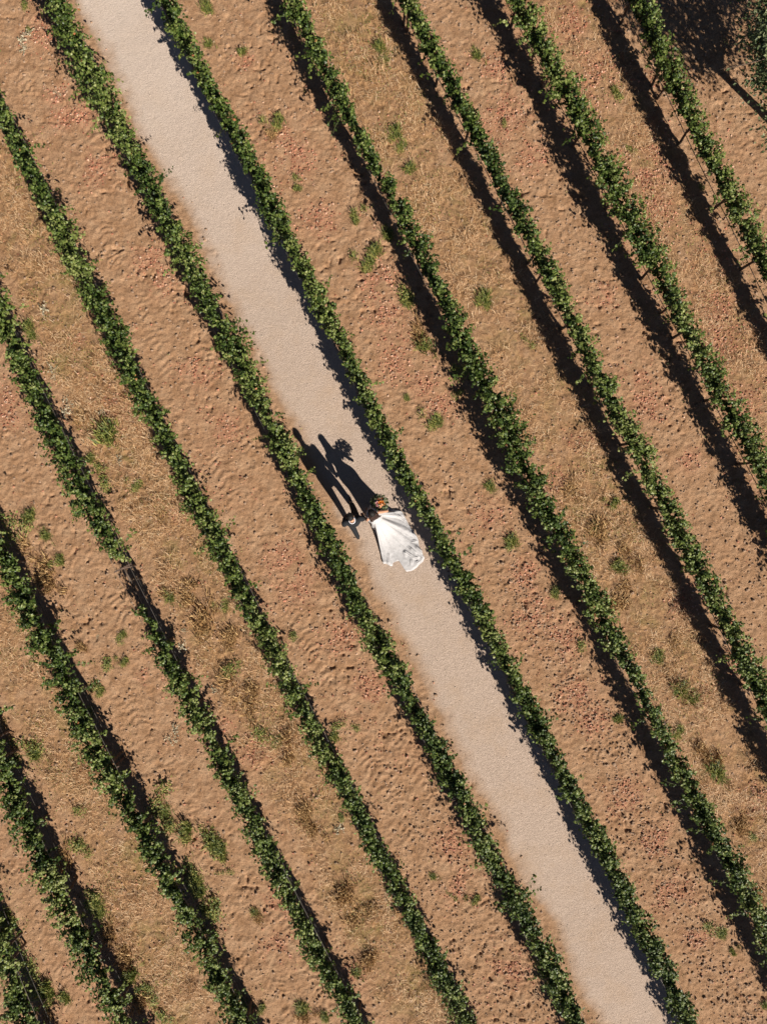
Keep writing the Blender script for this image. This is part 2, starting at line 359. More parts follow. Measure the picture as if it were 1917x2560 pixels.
def height(x, y):
    q, ai, u, sp, t, path, straw, lit, clod = masks(x, y)
    h = 0.05 * (fbm(x, y, 3.0, 2, 31) - 0.5)
    dr = np.minimum(u, 1 - u) * 2.4
    h = h + 0.035 * np.exp(-(dr / 0.28) ** 2)
    soil = (1 - path) * (1 - 0.7 * straw)
    h = h + soil * (0.026 * (fbm(x, y, 0.26, 3, 41, 0.6) - 0.5) + 0.034 * (fbm(x, y, 0.085, 2, 45, 0.8) - 0.5) + 0.010 * vn(x, y, 0.16, 49) * vn(x, y, 0.055, 48))
    h = h + straw * 0.075 * (fbm(x, y, 0.15, 3, 47, 0.7) - 0.5)
    # tyre lugs pressed into the bare aisles
    soil_ai = np.isin(ai, [0, 2, 4, 6, 8, 10])
    warp = (fbm(x, y, 0.4, 3, 51) - 0.5) * 0.34
    for uc, ph in ((0.30, 0.0), (0.70, 0.09)):
        du = (u - uc) * 2.4
        band = np.exp(-(du / 0.30) ** 4) * sst(0.44, 0.68, fbm(x, y, 0.7, 3, 55 + int(uc * 10)))
        amp = np.where(ai == 4, 0.011, np.where(ai == 2, 0.010, np.where(ai == 0, 0.008, np.where(ai == 10, 0.0075, 0.003))))
        lug = np.sin(2 * np.pi * ((t + ph + warp) / 0.185 + np.abs(du + warp * 0.5) * 2.4))
        h = h + soil_ai * band * amp * lug * (0.5 + fbm(x, y, 0.2, 2, 58)) * (1 - 0.7 * path)
    # lumps
    c1 = np.clip(vn(x, y, 0.075, 61) - 0.62, 0, 1) * vn(x, y, 0.5, 62)
    h = h + (clod * 0.12 + 0.02 * soil) * c1
    # scuffed holes
    h = h + soil * 0.05 * np.clip(vn(x, y, 0.10, 65) * vn(x, y, 0.19, 66) - 0.50, 0, 1) * (0.5 + 1.5 * vn(x, y, 0.9, 67))
    h = h - soil * 0.11 * np.clip(vn(x, y, 0.11, 68) - 0.72, 0, 1) * (0.12 + 2.2 * sst(0.50, 0.80, fbm(x, y, 1.0, 2, 69)))
    hole = np.clip(vn(x, y, 0.16, 63) - 0.84, 0, 1) * sst(0.5, 0.8, vn(x, y, 1.4, 64))
    h = h - 0.22 * hole * soil
    # wheel ruts in the aisle right of the path (lower half)
    h = h - np.where(ai == 6, 0.03 * np.exp(-((u - 0.26) / 0.09) ** 2) * sst(2, -4, y), 0)
    # path: packed, faintly crowned
    h = h + path * (0.010 * (fbm(x, y, 0.5, 3, 71) - 0.5) + 0.006 * (fbm(x, y, 0.06, 2, 75) - 0.5) + 0.015)
    return h, (q, ai, u, sp, t, path, straw, lit, clod)

# ------------------------------------------------------------------ ground sheet
GX0, GX1, GY0, GY1, GD = -10.8, 10.8, -14.0, 14.0, 0.026
def axis(a, b, d):
    fine = np.arange(a, b + d / 2, d)
    out = []; s = d * 4; p = 0
    while p < 600: p += s; s *= 1.45; out.append(p)
    out = np.array(out)
    return np.concatenate([(fine[0] - out)[::-1], fine, fine[-1] + out]), len(out), len(fine)
ax, ex, fx_ = axis(GX0, GX1, GD); ay, ey, fy_ = axis(GY0, GY1, GD)
XX, YY = np.meshgrid(ax, ay, indexing='ij')
HH, MK = height(XX, YY)
inside = (np.abs(XX) < 30) & (np.abs(YY) < 30)
HH = np.where(inside, HH, 0.0)
FH = HH[ex:ex + fx_, ey:ey + fy_]
def gz(x, y):
    "height of the ground at a point of the fine patch"
    a = np.clip((np.asarray(x) - GX0) / GD, 0, fx_ - 1.001); b = np.clip((np.asarray(y) - GY0) / GD, 0, fy_ - 1.001)
    i = a.astype(int); j = b.astype(int); fa = a - i; fb = b - j
    return (FH[i, j] * (1 - fa) + FH[i + 1, j] * fa) * (1 - fb) + (FH[i, j + 1] * (1 - fa) + FH[i + 1, j + 1] * fa) * fb

def ground_mat():
    m, nt, b = newmat('vineyard_ground')
    tc = N(nt, 'ShaderNodeTexCoord', name='geo'); ob = tc.outputs['Object']
    path, straw, lit, clod = attr(nt, 'path'), attr(nt, 'straw'), attr(nt, 'litter'), attr(nt, 'clod')
    big = noise(nt, 0.35, 4, 0.55); mid = noise(nt, 3.0, 5, 0.6); fine = noise(nt, 34, 5, 0.7); spk = noise(nt, 95, 3, 0.7)
    # bare soil
    soil = ramp(nt, mid, [(0.30, (0.270, 0.154, 0.083)), (0.50, (0.350, 0.214, 0.127)), (0.72, (0.415, 0.274, 0.173))])
    soil = mixc(nt, math_(nt, 'MULTIPLY', math_(nt, 'SUBTRACT', big, 0.42), 1.6, True), soil, (0.35, 0.210, 0.122))
    f2 = ramp(nt, fine, [(0.34, (0.50, 0.47, 0.44)), (0.50, (1.0, 1.0, 1.0)), (0.68, (1.32, 1.28, 1.24))])
    soil = mixc(nt, 0.8, soil, f2, 'MULTIPLY')
    # dry grass floor: fibres in two directions
    def fibre(ang, seed):
        mp = N(nt, 'ShaderNodeMapping'); mp.inputs['Rotation'].default_value = (0, 0, ang); mp.inputs['Scale'].default_value = (90, 13, 1)
        mp.inputs['Location'].default_value = (seed, seed * 2, 0)
        L(nt, ob, mp.inputs['Vector']); return noise(nt, 1.0, 3, 0.6, mp.outputs[0], 0.6)
    fb = math_(nt, 'MAXIMUM', fibre(0.5, 3.0), fibre(-0.8, 9.0)); fb = math_(nt, 'MAXIMUM', fb, fibre(1.9, 17.0))
    st = ramp(nt, fb, [(0.47, (0.20, 0.105, 0.045)), (0.58, (0.45, 0.262, 0.125)), (0.70, (0.62, 0.410, 0.225)), (0.85, (0.74, 0.57, 0.36))])
    warm = noise(nt, 0.9, 3); st = mixc(nt, math_(nt, 'MULTIPLY', math_(nt, 'SUBTRACT', warm, 0.45), 2.0, True), st, (0.40, 0.235, 0.125))
    st = mixc(nt, ramp(nt, noise(nt, 6.5, 5, 0.75), [(0.44, (0.9, 0.9, 0.9)), (0.53, (0, 0, 0))]), st, (0.150, 0.088, 0.042))
    st = mixc(nt, ramp(nt, noise(nt, 1.6, 5, 0.7), [(0.46, (0, 0, 0)), (0.60, (0.8, 0.8, 0.8))]), st, soil)
    st = mixc(nt, ramp(nt, noise(nt, 1.1, 5, 0.75, dist=0.6), [(0.50, (0, 0, 0)), (0.62, (0.6, 0.6, 0.6))]), st, (0.22, 0.185, 0.065))
    sf = math_(nt, 'ADD', straw, math_(nt, 'MULTIPLY', math_(nt, 'SUBTRACT', noise(nt, 5, 5, 0.7), 0.5), math_(nt, 'MULTIPLY', straw, 2.4)), True)
    col = mixc(nt, sf, soil, st)
    # reddish crumbled leaf dust
    lf = math_(nt, 'MULTIPLY', lit, ramp(nt, noise(nt, 40, 3, 0.7), [(0.42, (0, 0, 0)), (0.6, (1, 1, 1))]), True)
    col = mixc(nt, math_(nt, 'MULTIPLY', lf, 0.85), col, ramp(nt, spk, [(0.35, (0.22, 0.085, 0.05)), (0.65, (0.52, 0.24, 0.155))]))
    # pale gravel with warm margins
    gcol = ramp(nt, spk, [(0.30, (0.20, 0.155, 0.125)), (0.43, (0.415, 0.322, 0.262)), (0.58, (0.50, 0.398, 0.330)), (0.76, (0.68, 0.565, 0.485))])
    gcol = mixc(nt, 0.85, gcol, ramp(nt, noise(nt, 42, 3, 0.8), [(0.36, (0.74, 0.72, 0.70)), (0.50, (1, 1, 1)), (0.64, (1.22, 1.22, 1.22))]), 'MULTIPLY')
    gcol = mixc(nt, math_(nt, 'MULTIPLY', math_(nt, 'SUBTRACT', noise(nt, 1.2, 5, 0.6), 0.48), 2.0, True), gcol, (0.44, 0.315, 0.220))
    sep = N(nt, 'ShaderNodeSeparateXYZ'); L(nt, ob, sep.inputs[0])
    gcol = mixc(nt, math_(nt, 'MULTIPLY', math_(nt, 'SUBTRACT', math_(nt, 'ADD', sep.outputs[1], math_(nt, 'MULTIPLY', noise(nt, 0.8, 3), 5.0)), 6.0), 0.06, True), gcol, (0.60, 0.52, 0.465))
    gp = mixc(nt, ramp(nt, path, [(0.25, (0, 0, 0)), (0.95, (1, 1, 1))]), (0.345, 0.225, 0.145), gcol)
    col = mixc(nt, math_(nt, 'MULTIPLY', path, 2.2, True), col, gp)
    L(nt, col, b.inputs['Base Color'])
    b.inputs['Roughness'].default_value = 0.95; b.inputs['Specular IOR Level'].default_value = 0.1
    hh = math_(nt, 'ADD', math_(nt, 'MULTIPLY', fine, 0.55), math_(nt, 'MULTIPLY', spk, 0.35))
    hh = math_(nt, 'ADD', hh, math_(nt, 'MULTIPLY', math_(nt, 'MULTIPLY', fb, straw), 1.0))
    bump(nt, b, hh, 1.0, 0.035)
    return m
M['ground'] = ground_mat()
nx, ny = len(ax), len(ay)
V = np.stack([XX, YY, HH], -1).reshape(-1, 3)
I = np.arange(nx * ny).reshape(nx, ny)
Fq = np.stack([I[:-1, :-1], I[1:, :-1], I[1:, 1:], I[:-1, 1:]], -1).reshape(-1, 4)
g = mesh_np('ground', V, Fq, M['ground'], smooth=True, vattr=dict(path=MK[5], straw=MK[6], litter=MK[7], clod=MK[8]))
tag(g, 'bare tan vineyard soil with dry grass aisles and a pale gravel path', 'ground', kind='structure')
del V, Fq, I

# ------------------------------------------------------------------ leaf clouds
GL = np.array([(0, 0, 0), (0.50, -0.06, 0.04), (0.44, 0.58, 0.05), (0, 1.0, -0.10), (-0.44, 0.58, 0.05), (-0.50, -0.06, 0.04), (0, 0.40, 0.13)])
GF = np.array([(0, 1, 6), (1, 2, 6), (2, 3, 6), (3, 4, 6), (4, 5, 6), (5, 0, 6)])
SL = np.array([(0, 0, 0), (0.28, 0.5, 0.05), (0, 1, -0.05), (-0.28, 0.5, 0.05)]); SF = np.array([(0, 1, 2, 3)])
def leaves(pos, nrm, fwd, size, shape=GL, faces=GF):
    n = len(pos)
    nrm = nrm / np.linalg.norm(nrm, axis=1, keepdims=True)
    fwd = fwd - nrm * np.sum(fwd * nrm, 1, keepdims=True); fwd /= np.linalg.norm(fwd, axis=1, keepdims=True) + 1e-9
    sd = np.cross(fwd, nrm)
    v = (shape[None, :, 0, None] * sd[:, None] + shape[None, :, 1, None] * fwd[:, None] + shape[None, :, 2, None] * nrm[:, None]) * size[:, None, None] + pos[:, None]
    f = faces[None] + (np.arange(n) * len(shape))[:, None, None]
    return v.reshape(-1, 3), f.reshape(-1, faces.shape[1])

def interp_row(r, y):
    c = r['c'][::-1]; return np.interp(y, c[:, 1], c[:, 0])
def row_mod(k, py):
    t = WMOD.get(k)
    if not t: return 1.0, 1.0
    t = np.array(t, float); return float(np.interp(py, t[:, 0], t[:, 1])), float(np.interp(py, t[:, 0], t[:, 2]))

RLAB = {
 'K': 'short piece of grapevine row cut off by the bottom left corner of the photo',
 'J': 'thick leafy grapevine row, second from the bottom left corner',
 'I': 'thick grapevine row left of the row that has a leafless gap',
 'H': 'grapevine row with a leafless gap showing its trellis wires',
 'D': 'narrow grapevine row one aisle left of the row that borders the gravel path',
 'A': 'full leafy grapevine row along the left edge of the pale gravel path',
 'B': 'grapevine row along the right edge of the gravel path, beside the white bridal train',
 'C': 'uneven grapevine row, thin at the top, first one right of the path rows',
 'E': 'grapevine row with a long black shadow, second one right of the path rows',
 'F': 'bushy grapevine row between two reddish leaf-strewn aisles, second from the upper right corner',
 'G': 'grapevine row with bare trunks showing, nearest the tree at the upper right corner',
}
WK = dict(K=1.05, J=1.08, I=1.08, H=1.05, D=1.08, A=0.98, B=1.0, C=1.0, E=1.0, F=1.0, G=0.98)
VINE_S = 1.75; CORD = 0.95
def vine_row(r):
    k = r['k']; ys = r['c'][:, 1]; ytop, ybot = ys.max(), ys.min()
    # march along the planting line
    yy = np.linspace(ytop, ybot, 600); xx = row_x(r, yy)
    cum = np.concatenate([[0], np.cumsum(np.hypot(np.diff(xx), np.diff(yy)))]); Ltot = cum[-1]
    def at(s): return float(np.interp(s, cum, xx)), float(np.interp(s, cum, yy))
    mx, my = at(Ltot / 2)
    root = empty('grapevine_row', (mx, my, 0)); tag(root, RLAB[k], 'vine row', 'rows of trellised grapevines')
    off = np.array([mx, my, 0.0])
    nv = max(1, int(round(Ltot / VINE_S))); step = Ltot / nv
    rr = np.random.default_rng(sum(map(ord, k)) * 13 + 5)
    for i in range(nv):
        s0, s1 = i * step, (i + 1) * step
        n_sh = 92
        ss = s0 + (s1 - s0) * rr.random(n_sh)
        bx = np.interp(ss, cum, xx); by = np.interp(ss, cum, yy)
        tx_, ty_ = at(min(s1, Ltot)); sx_, sy_ = at(s0)
        d = np.array([tx_ - sx_, ty_ - sy_]); d /= np.linalg.norm(d); pn = np.array([-d[1], d[0]])      # along (down the row), across
        py = 1280 - by * F_PX / (CAM_H - ZC)
        cx = interp_row(r, by)                                     # canopy middle, leaning off the planting line
        lean = (cx - bx) * (-pn[0] if False else 1.0)
        ls = np.dot(np.array([1.0, 0.0]), pn); lean = (cx - bx) * ls
        keep = np.zeros(n_sh, bool); W = np.zeros(n_sh)
        for j in range(n_sh):
            wf, df = row_mod(k, py[j])
            W[j] = WK[k] * r['w'] * wf * (0.42 + 0.85 * vn(np.array(bx[j]), np.array(by[j]), 0.75, 81 + ord(k)) + 0.35 * vn(np.array(bx[j]), np.array(by[j]), 0.28, 82 + ord(k)))
            keep[j] = rr.random() < df * (0.70 + 0.55 * vn(np.array(bx[j]), np.array(by[j]), 0.30, 83 + ord(k)))
        if not keep.any():
            keep[rr.integers(n_sh)] = False
        POS = []; NRM = []; FWD = []; SZ = []; TI = []; vt = rr.normal(0, 0.07)
        stems = MB()
        for j in np.nonzero(keep)[0]:
            hw = W[j] / 2
            lat = float(rr.uniform(-1, 1) + rr.normal(0, 0.10)) * hw
            wild = rr.random() < 0.10 * float(vn(np.array(bx[j]), np.array(by[j]), 0.35, 85 + ord(k)) > 0.78) + 0.008
            Lh = rr.uniform(0.36, 0.88)
            if wild: lat = np.sign(rr.normal()) * (hw + rr.uniform(0.10, 0.34)); Lh = rr.uniform(0.1, 0.7)
            droop = rr.random() < (0.20 if k in 'KJIHDA' else 0.08)
            drift = rr.normal(0, 0.16)
            nl = int(rr.integers(15, 24)); s = (np.arange(nl) + rr.random(nl) * 0.8) / nl
            z = CORD - 0.05 + Lh * (s ** 0.8) * (1 - 0.45 * s * (abs(lat) / max(hw, .1)))
            if droop: z = CORD + 0.10 * np.sin(s * 3.0) - 0.28 * s ** 2 + 0.05
            l = lean[j] * np.clip(s * 1.4, 0, 1) + lat * s ** 0.75
            a = drift * s
            p = np.stack([bx[j] + pn[0] * l + d[0] * a, by[j] + pn[1] * l + d[1] * a, z], 1)
            if wild or rr.random() < 0.3: stems.tube([tuple(q - off) for q in p[:: max(1, nl // 5)]], 0.004, n=4)
            pet = rr.normal(0, 0.036, (nl, 3)); pet[:, 2] *= 0.7
            p = p + pet
            o = np.sign(lat) * np.minimum(1, np.abs(l - lean[j]) / max(hw, .1)) if True else 0
            nn = np.stack([pn[0] * o * 0.55 + rr.normal(0, 0.42, nl), pn[1] * o * 0.55 + rr.normal(0, 0.42, nl), 0.75 + rr.normal(0, 0.28, nl)], 1)
            fw = np.stack([pn[0] * o + rr.normal(0, 0.7, nl), pn[1] * o + rr.normal(0, 0.7, nl), -0.35 + rr.normal(0, 0.3, nl)], 1)
            POS.append(p); NRM.append(nn); FWD.append(fw); SZ.append(rr.uniform(0.045, 0.098, nl) * (1.0 - 0.30 * s))
            TI.append(np.where(rr.random(nl) < 0.004, rr.uniform(0.93, 1.0, nl), np.clip(0.06 + vt + 0.34 * rr.random() + 0.42 * rr.random(nl) ** 1.2 + 0.14 * s, 0, 0.87)))
        if POS:
            POS = np.concatenate(POS); v, f = leaves(POS, np.concatenate(NRM), np.concatenate(FWD), np.concatenate(SZ))
            nf = len(f); ti = np.repeat(np.concatenate(TI), 6)
            Fs = [f]; mi = np.zeros(nf, int)
            if stems.n:
                sv = np.vstack(stems.v); base = len(v); v = np.vstack([v - off, sv])
                qf = np.array([q for q in stems.f if len(q) == 4]) + base
                Fs.append(qf); mi = np.concatenate([mi, np.ones(len(qf), int)]); ti = np.concatenate([ti, np.full(len(qf), .5)])
            else: v = v - off
            vo = mesh_np('grapevine', v, Fs, [M['vine_leaf'], M['shoot']], root, fattr=dict(tint=ti), matidx=mi)
        else: vo = None
        # trunk with its two cordon arms
        sc_ = (s0 + s1) / 2 + rr.normal(0, 0.06); x0, y0 = at(sc_)
        t = MB(); g0 = float(gz(x0, y0)); jx, jy = rr.normal(0, 0.03, 2)
        pts = [(x0, y0, g0 - 0.08), (x0 + jx * .4, y0 + jy * .4, g0 + 0.22), (x0 + jx, y0 + jy, 0.60), (x0 + jx * .3, y0, CORD - 0.05)]
        t.tube([tuple(np.array(p) - off) for p in pts], [0.042, 0.034, 0.030, 0.034], n=8)
        for sg in (-1, 1):
            e = [np.array((x0 + jx * .3, y0, CORD - 0.07))]
            for q in (0.25, 0.55, 0.84):
                ex_, ey_ = at(np.clip(sc_ + sg * q, 0, Ltot)); e.append(np.array((ex_, ey_, CORD + rr.normal(0, 0.012))))
            t.tube([tuple(q - off) for q in e], [0.028, 0.021, 0.016, 0.009], n=6)
        to = t.build('trunk', M['bark'], vo if vo is not None else root)
    # posts with crossarms
    s = 2.6 if k not in 'H' else 0.0
    posts = []
    if k == 'H':
        gp = P(316, 1420, 1.02); sg_ = float(np.interp(-gp[1], -yy, cum)); posts = [sg_ - 7, sg_, sg_ + 7]
        posts = [q for q in posts if 0 < q < Ltot]
    else:
        s = 1.9 + (ord(k) % 4) * 0.9
        while s < Ltot: posts.append(s); s += 7.0
    for s in posts:
        x0, y0 = at(s); x1, y1 = at(min(s + 0.3, Ltot)); x2, y2 = at(max(s - 0.3, 0)); d = np.array([x1 - x2, y1 - y2]); d /= np.linalg.norm(d); pn = (-d[1], d[0])
        m = MB(); m.tube([(x0 - mx, y0 - my, -0.2), (x0 - mx, y0 - my, 1.12)], [0.032, 0.030], n=8)
        po = m.build('trellis_post', M['post'], root)
        ang = math.atan2(pn[1], pn[0]); R_ = Matrix.Rotation(ang, 3, 'Z')
        m = MB(); m.box((x0 - mx, y0 - my, 1.015), (0.46, 0.030, 0.035), R_)
        m.build('crossarm', M['post'], po, smooth=False)
    # wires and drip hose
    for nm, z, offs, rad, mat in (('trellis_wire', 1.04, 0.17, 0.004, 'wire'), ('trellis_wire', 1.04, -0.17, 0.004, 'wire'), ('trellis_wire', CORD - 0.03, 0.0, 0.004, 'wire'), ('drip_hose', 0.42, 0.03, 0.0095, 'hose')):
        m = MB(); pts = []
        for s in np.arange(0, Ltot + 0.3, 0.6):
            s = min(s, Ltot)
            x0, y0 = at(s); x1, y1 = at(min(s + 0.3, Ltot)); x2, y2 = at(max(s - 0.3, 0)); d = np.array([x1 - x2, y1 - y2]); d /= np.linalg.norm(d)
            sag = 0.02 * math.sin(s * 1.7) if nm == 'drip_hose' else 0.004 * math.sin(s * 0.9)
            pts.append((x0 - d[1] * offs - mx, y0 + d[0] * offs - my, z + sag))
        m.tube(pts, rad, n=6); m.build(nm, M[mat], root)
    return root
for r in ROWS: vine_row(r)

# ------------------------------------------------------------------ ground scatter (uncountable)
def sample(n, fn, box=(GX0, GX1, GY0, GY1)):
    x = rng.uniform(box[0], box[1], n); y = rng.uniform(box[2], box[3], n)
    p = fn(x, y, masks(x, y)); k = rng.random(n) < p
    return x[k], y[k]
# straw
x, y = sample(760000, lambda x, y, m: np.clip(m[6] ** 1.5 * (0.12 + 1.3 * sst(0.44, 0.62, fbm(x, y, 0.45, 3, 91))), 0, 1))
n = len(x); a = rng.uniform(0, 2 * np.pi, n); ln = rng.uniform(0.08, 0.28, n); wd = rng.uniform(0.0015, 0.0036, n)
z = gz(x, y) + rng.uniform(0.0, 0.02, n); dz = rng.uniform(-0.01, 0.05, n) + rng.random(n) * 0.13 * sst(0.52, 0.66, fbm(x, y, 0.28, 3, 95))
dx, dy = np.cos(a), np.sin(a); b = rng.normal(0, 0.6, n)
p0 = np.stack([x, y, z], 1); p1 = p0 + np.stack([dx * ln * .5, dy * ln * .5, dz + 0.012], 1)
d2 = np.stack([np.cos(a + b), np.sin(a + b)], 1); p2 = p1 + np.stack([d2[:, 0] * ln * .5, d2[:, 1] * ln * .5, -dz * .6], 1)
sw = np.stack([-dy * wd, dx * wd, np.zeros(n)], 1)
V = np.stack([p0 - sw, p0 + sw, p1 - sw, p1 + sw, p2], 1).reshape(-1, 3); o = np.arange(n)[:, None] * 5
F4 = o + np.array([0, 1, 3, 2]); F3 = o + np.array([2, 3, 4]); tn = rng.random(n)
so_ = mesh_np('dry_grass', V, [F4, F3], M['straw'], fattr=dict(tint=np.concatenate([tn, tn])))
tag(so_, 'loose golden straw and dry grass blades lying in the unmown aisles', 'dry grass', kind='stuff')
# fallen leaves
x, y = sample(230000, lambda x, y, m: np.clip(m[7] ** 1.2 * 0.7 + 0.008 * (1 - m[5]), 0, 1))
n = len(x); sz = rng.uniform(0.018, 0.055, n)
nn = np.stack([rng.normal(0, .5, n), rng.normal(0, .5, n), np.ones(n)], 1); fw = rng.normal(0, 1, (n, 3))
shp = GL.copy(); shp[:, 2] *= 2.5
v, f = leaves(np.stack([x, y, gz(x, y) + 0.010], 1), nn, fw, sz, shp)
lo = mesh_np('leaf_litter', v, f, M['litter'], fattr=dict(tint=np.repeat(rng.random(n), 6)))
tag(lo, 'curled reddish brown fallen vine leaves scattered in patches on the soil', 'fallen leaves', kind='stuff')
# low green ground cover creeping through the dry grass and along the row feet
x, y = sample(260000, lambda x, y, m: np.clip((m[6] * 0.9 + 0.35 * np.exp(-((np.minimum(m[2], 1 - m[2]) * 2.4) / 0.45) ** 2) * (1 - m[5])) * sst(0.54, 0.66, fbm(x, y, 0.6, 4, 121, 0.6)) * 0.7, 0, 1))
n = len(x); a = rng.uniform(0, 6.28, n)
v, f = leaves(np.stack([x, y, gz(x, y) + rng.uniform(0.005, 0.07, n)], 1), np.stack([rng.normal(0, .6, n), rng.normal(0, .6, n), np.ones(n)], 1), np.stack([np.cos(a), np.sin(a), rng.uniform(-.2, .6, n)], 1), rng.uniform(0.02, 0.055, n), SL * [0.8, 1, 1], SF)
gc = mesh_np('ground_cover', v, f, M['weed'], fattr=dict(tint=rng.random(n)))
tag(gc, 'thin yellow-green weeds creeping through the dry grass and along the vine rows', 'ground cover', kind='stuff')
# clods and pebbles: low rough stones
def rocks(name, x, y, r, mat, label, cat, flat=0.7):
    n = len(x)
    t = (1 + 5 ** .5) / 2
    iv = np.array([(-1, t, 0), (1, t, 0), (-1, -t, 0), (1, -t, 0), (0, -1, t), (0, 1, t), (0, -1, -t), (0, 1, -t), (t, 0, -1), (t, 0, 1), (-t, 0, -1), (-t, 0, 1)]) / math.hypot(1, t)
    fi = np.array([(0, 11, 5), (0, 5, 1), (0, 1, 7), (0, 7, 10), (0, 10, 11), (1, 5, 9), (5, 11, 4), (11, 10, 2), (10, 7, 6), (7, 1, 8), (3, 9, 4), (3, 4, 2), (3, 2, 6), (3, 6, 8), (3, 8, 9), (4, 9, 5), (2, 4, 11), (6, 2, 10), (8, 6, 7), (9, 8, 1)])
    vv = iv[None] * (1 + rng.normal(0, 0.16, (n, 12, 1)))
    a = rng.uniform(0, 6.28, n); c, s = np.cos(a)[:, None], np.sin(a)[:, None]
    st = rng.uniform(0.7, 1.3, (n, 1))
    X = (vv[..., 0] * c - vv[..., 1] * s) * st; Y = vv[..., 0] * s + vv[..., 1] * c; Z = vv[..., 2] * flat
    vv = np.stack([X, Y, Z], -1) * r[:, None, None] + np.stack([x, y, gz(x, y) + r * 0.25], 1)[:, None]
    f = (fi[None] + (np.arange(n) * 12)[:, None, None]).reshape(-1, 3)
    return tag(mesh_np(name, vv.reshape(-1, 3), f, mat, smooth=False), label, cat, kind='stuff')
x, y = sample(170000, lambda x, y, m: np.clip(m[8] ** 1.3 * 0.50 + 0.075 * (1 - m[5]) * (1 - .5 * m[6]), 0, 1))
rocks('soil_clods', x, y, rng.uniform(0.006, 0.012, len(x)) + 0.030 * rng.random(len(x)) ** 2.6, M['clod'], 'crumbled brown clods of dry earth strewn over the bare aisles', 'clods')
x, y = sample(60000, lambda x, y, m: m[5] * 0.35)
rocks('loose_gravel', x, y, rng.uniform(0.003, 0.008, len(x)) + 0.010 * rng.random(len(x)) ** 8, M['pebble'], 'loose pale gravel stones on the path surface', 'gravel', 0.6)

# ------------------------------------------------------------------ weeds: each tuft a thing
def tuft_mesh(name, n, rad, hgt, seed, mat, leafy=False):
    r = np.random.default_rng(seed)
    walk = np.cumsum(np.vstack([[0, 0], r.normal(0, rad * 0.27, (5, 2)) * [1.0, 1.5]]), 0); walk -= walk.mean(0); wt = r.dirichlet(np.ones(6) * 1.3); pick = r.choice(6, n, p=wt)
    if leafy:
        th = r.uniform(0, 6.28, n); p2_ = walk[pick] + r.normal(0, rad * 0.30, (n, 2)); z = r.uniform(0.01, hgt, n)
        p = np.stack([p2_[:, 0], p2_[:, 1], z], 1)
        nn = np.stack([r.normal(0, .5, n), r.normal(0, .5, n), np.ones(n)], 1)
        v, f = leaves(p, nn, np.stack([np.cos(th), np.sin(th), 0 * th], 1) + r.normal(0, .4, (n, 3)), r.uniform(0.025, 0.055, n), SL, SF)
        ti = np.clip(r.random(n), 0, 1)
        me = mesh_np(name, v, f, mat, fattr=dict(tint=ti))
    else:
        th = r.uniform(0, 6.28, n); c0 = walk[pick] + r.normal(0, rad * 0.22, (n, 2)); out = r.uniform(0.15, 0.8, n); ln = hgt * r.uniform(0.5, 1.2, n)
        p0 = np.stack([c0[:, 0], c0[:, 1], 0 * th - 0.01], 1)
        dirv = np.stack([np.cos(th) * out, np.sin(th) * out, np.sqrt(np.maximum(0.05, 1 - out ** 2))], 1)
        p1 = p0 + dirv * ln[:, None] * 0.55; p2 = p1 + (dirv * [1.25, 1.25, 0.45]) * ln[:, None] * 0.5
        wd = r.uniform(0.003, 0.007, n)[:, None]; sw = np.stack([-np.sin(th), np.cos(th), 0 * th], 1) * wd
        V = np.stack([p0 - sw, p0 + sw, p1 - sw, p1 + sw, p2], 1).reshape(-1, 3); o = np.arange(n)[:, None] * 5; tn = r.random(n)
        me = mesh_np(name, V, [o + np.array([0, 1, 3, 2]), o + np.array([2, 3, 4])], mat, fattr=dict(tint=np.concatenate([tn, tn])))
    return me
protos = {}
def proto(kind, v):
    key = (kind, v)
    if key not in protos:
        if kind == 'grass': o = tuft_mesh('weed_tuft', 260, 0.20, 0.15, 10 + v, M['weed'])
        elif kind == 'dry': o = tuft_mesh('dry_weed_tuft', 280, 0.27, 0.15, 20 + v, M['dry_weed'])
        elif kind == 'leafy': o = tuft_mesh('leafy_weed', 200, 0.20, 0.10, 30 + v, M['weed'], True)
        else: o = tuft_mesh('silvery_weed', 42, 0.13, 0.05, 40 + v, M['silver'], True)
        protos[key] = o; return o
    o = protos[key].copy(); C.objects.link(o); return o
AISLE = {-1: 'at the bottom left corner', 0: 'in the aisle at the bottom left corner', 1: 'in the dry grass aisle at lower left', 2: 'in the tyre-marked aisle left of the gapped row', 3: 'in the straw aisle left of the narrow row', 4: 'on bare soil left of the path rows', 5: 'on the path edge',
         6: 'on bare soil right of the path rows', 7: 'in the straw aisle right of the path', 8: 'on bare soil between the two black row shadows', 9: 'in the reddish aisle at the upper right', 10: 'near the tree at the upper right'}
KINDN = {'grass': ('yellow-green grassy weed tuft', 'weed'), 'dry': ('dry brown bushy weed tuft', 'dry weed'), 'leafy': ('low green leafy weed', 'weed'), 'silver': ('pale silvery flat weed patch', 'silvery weed')}
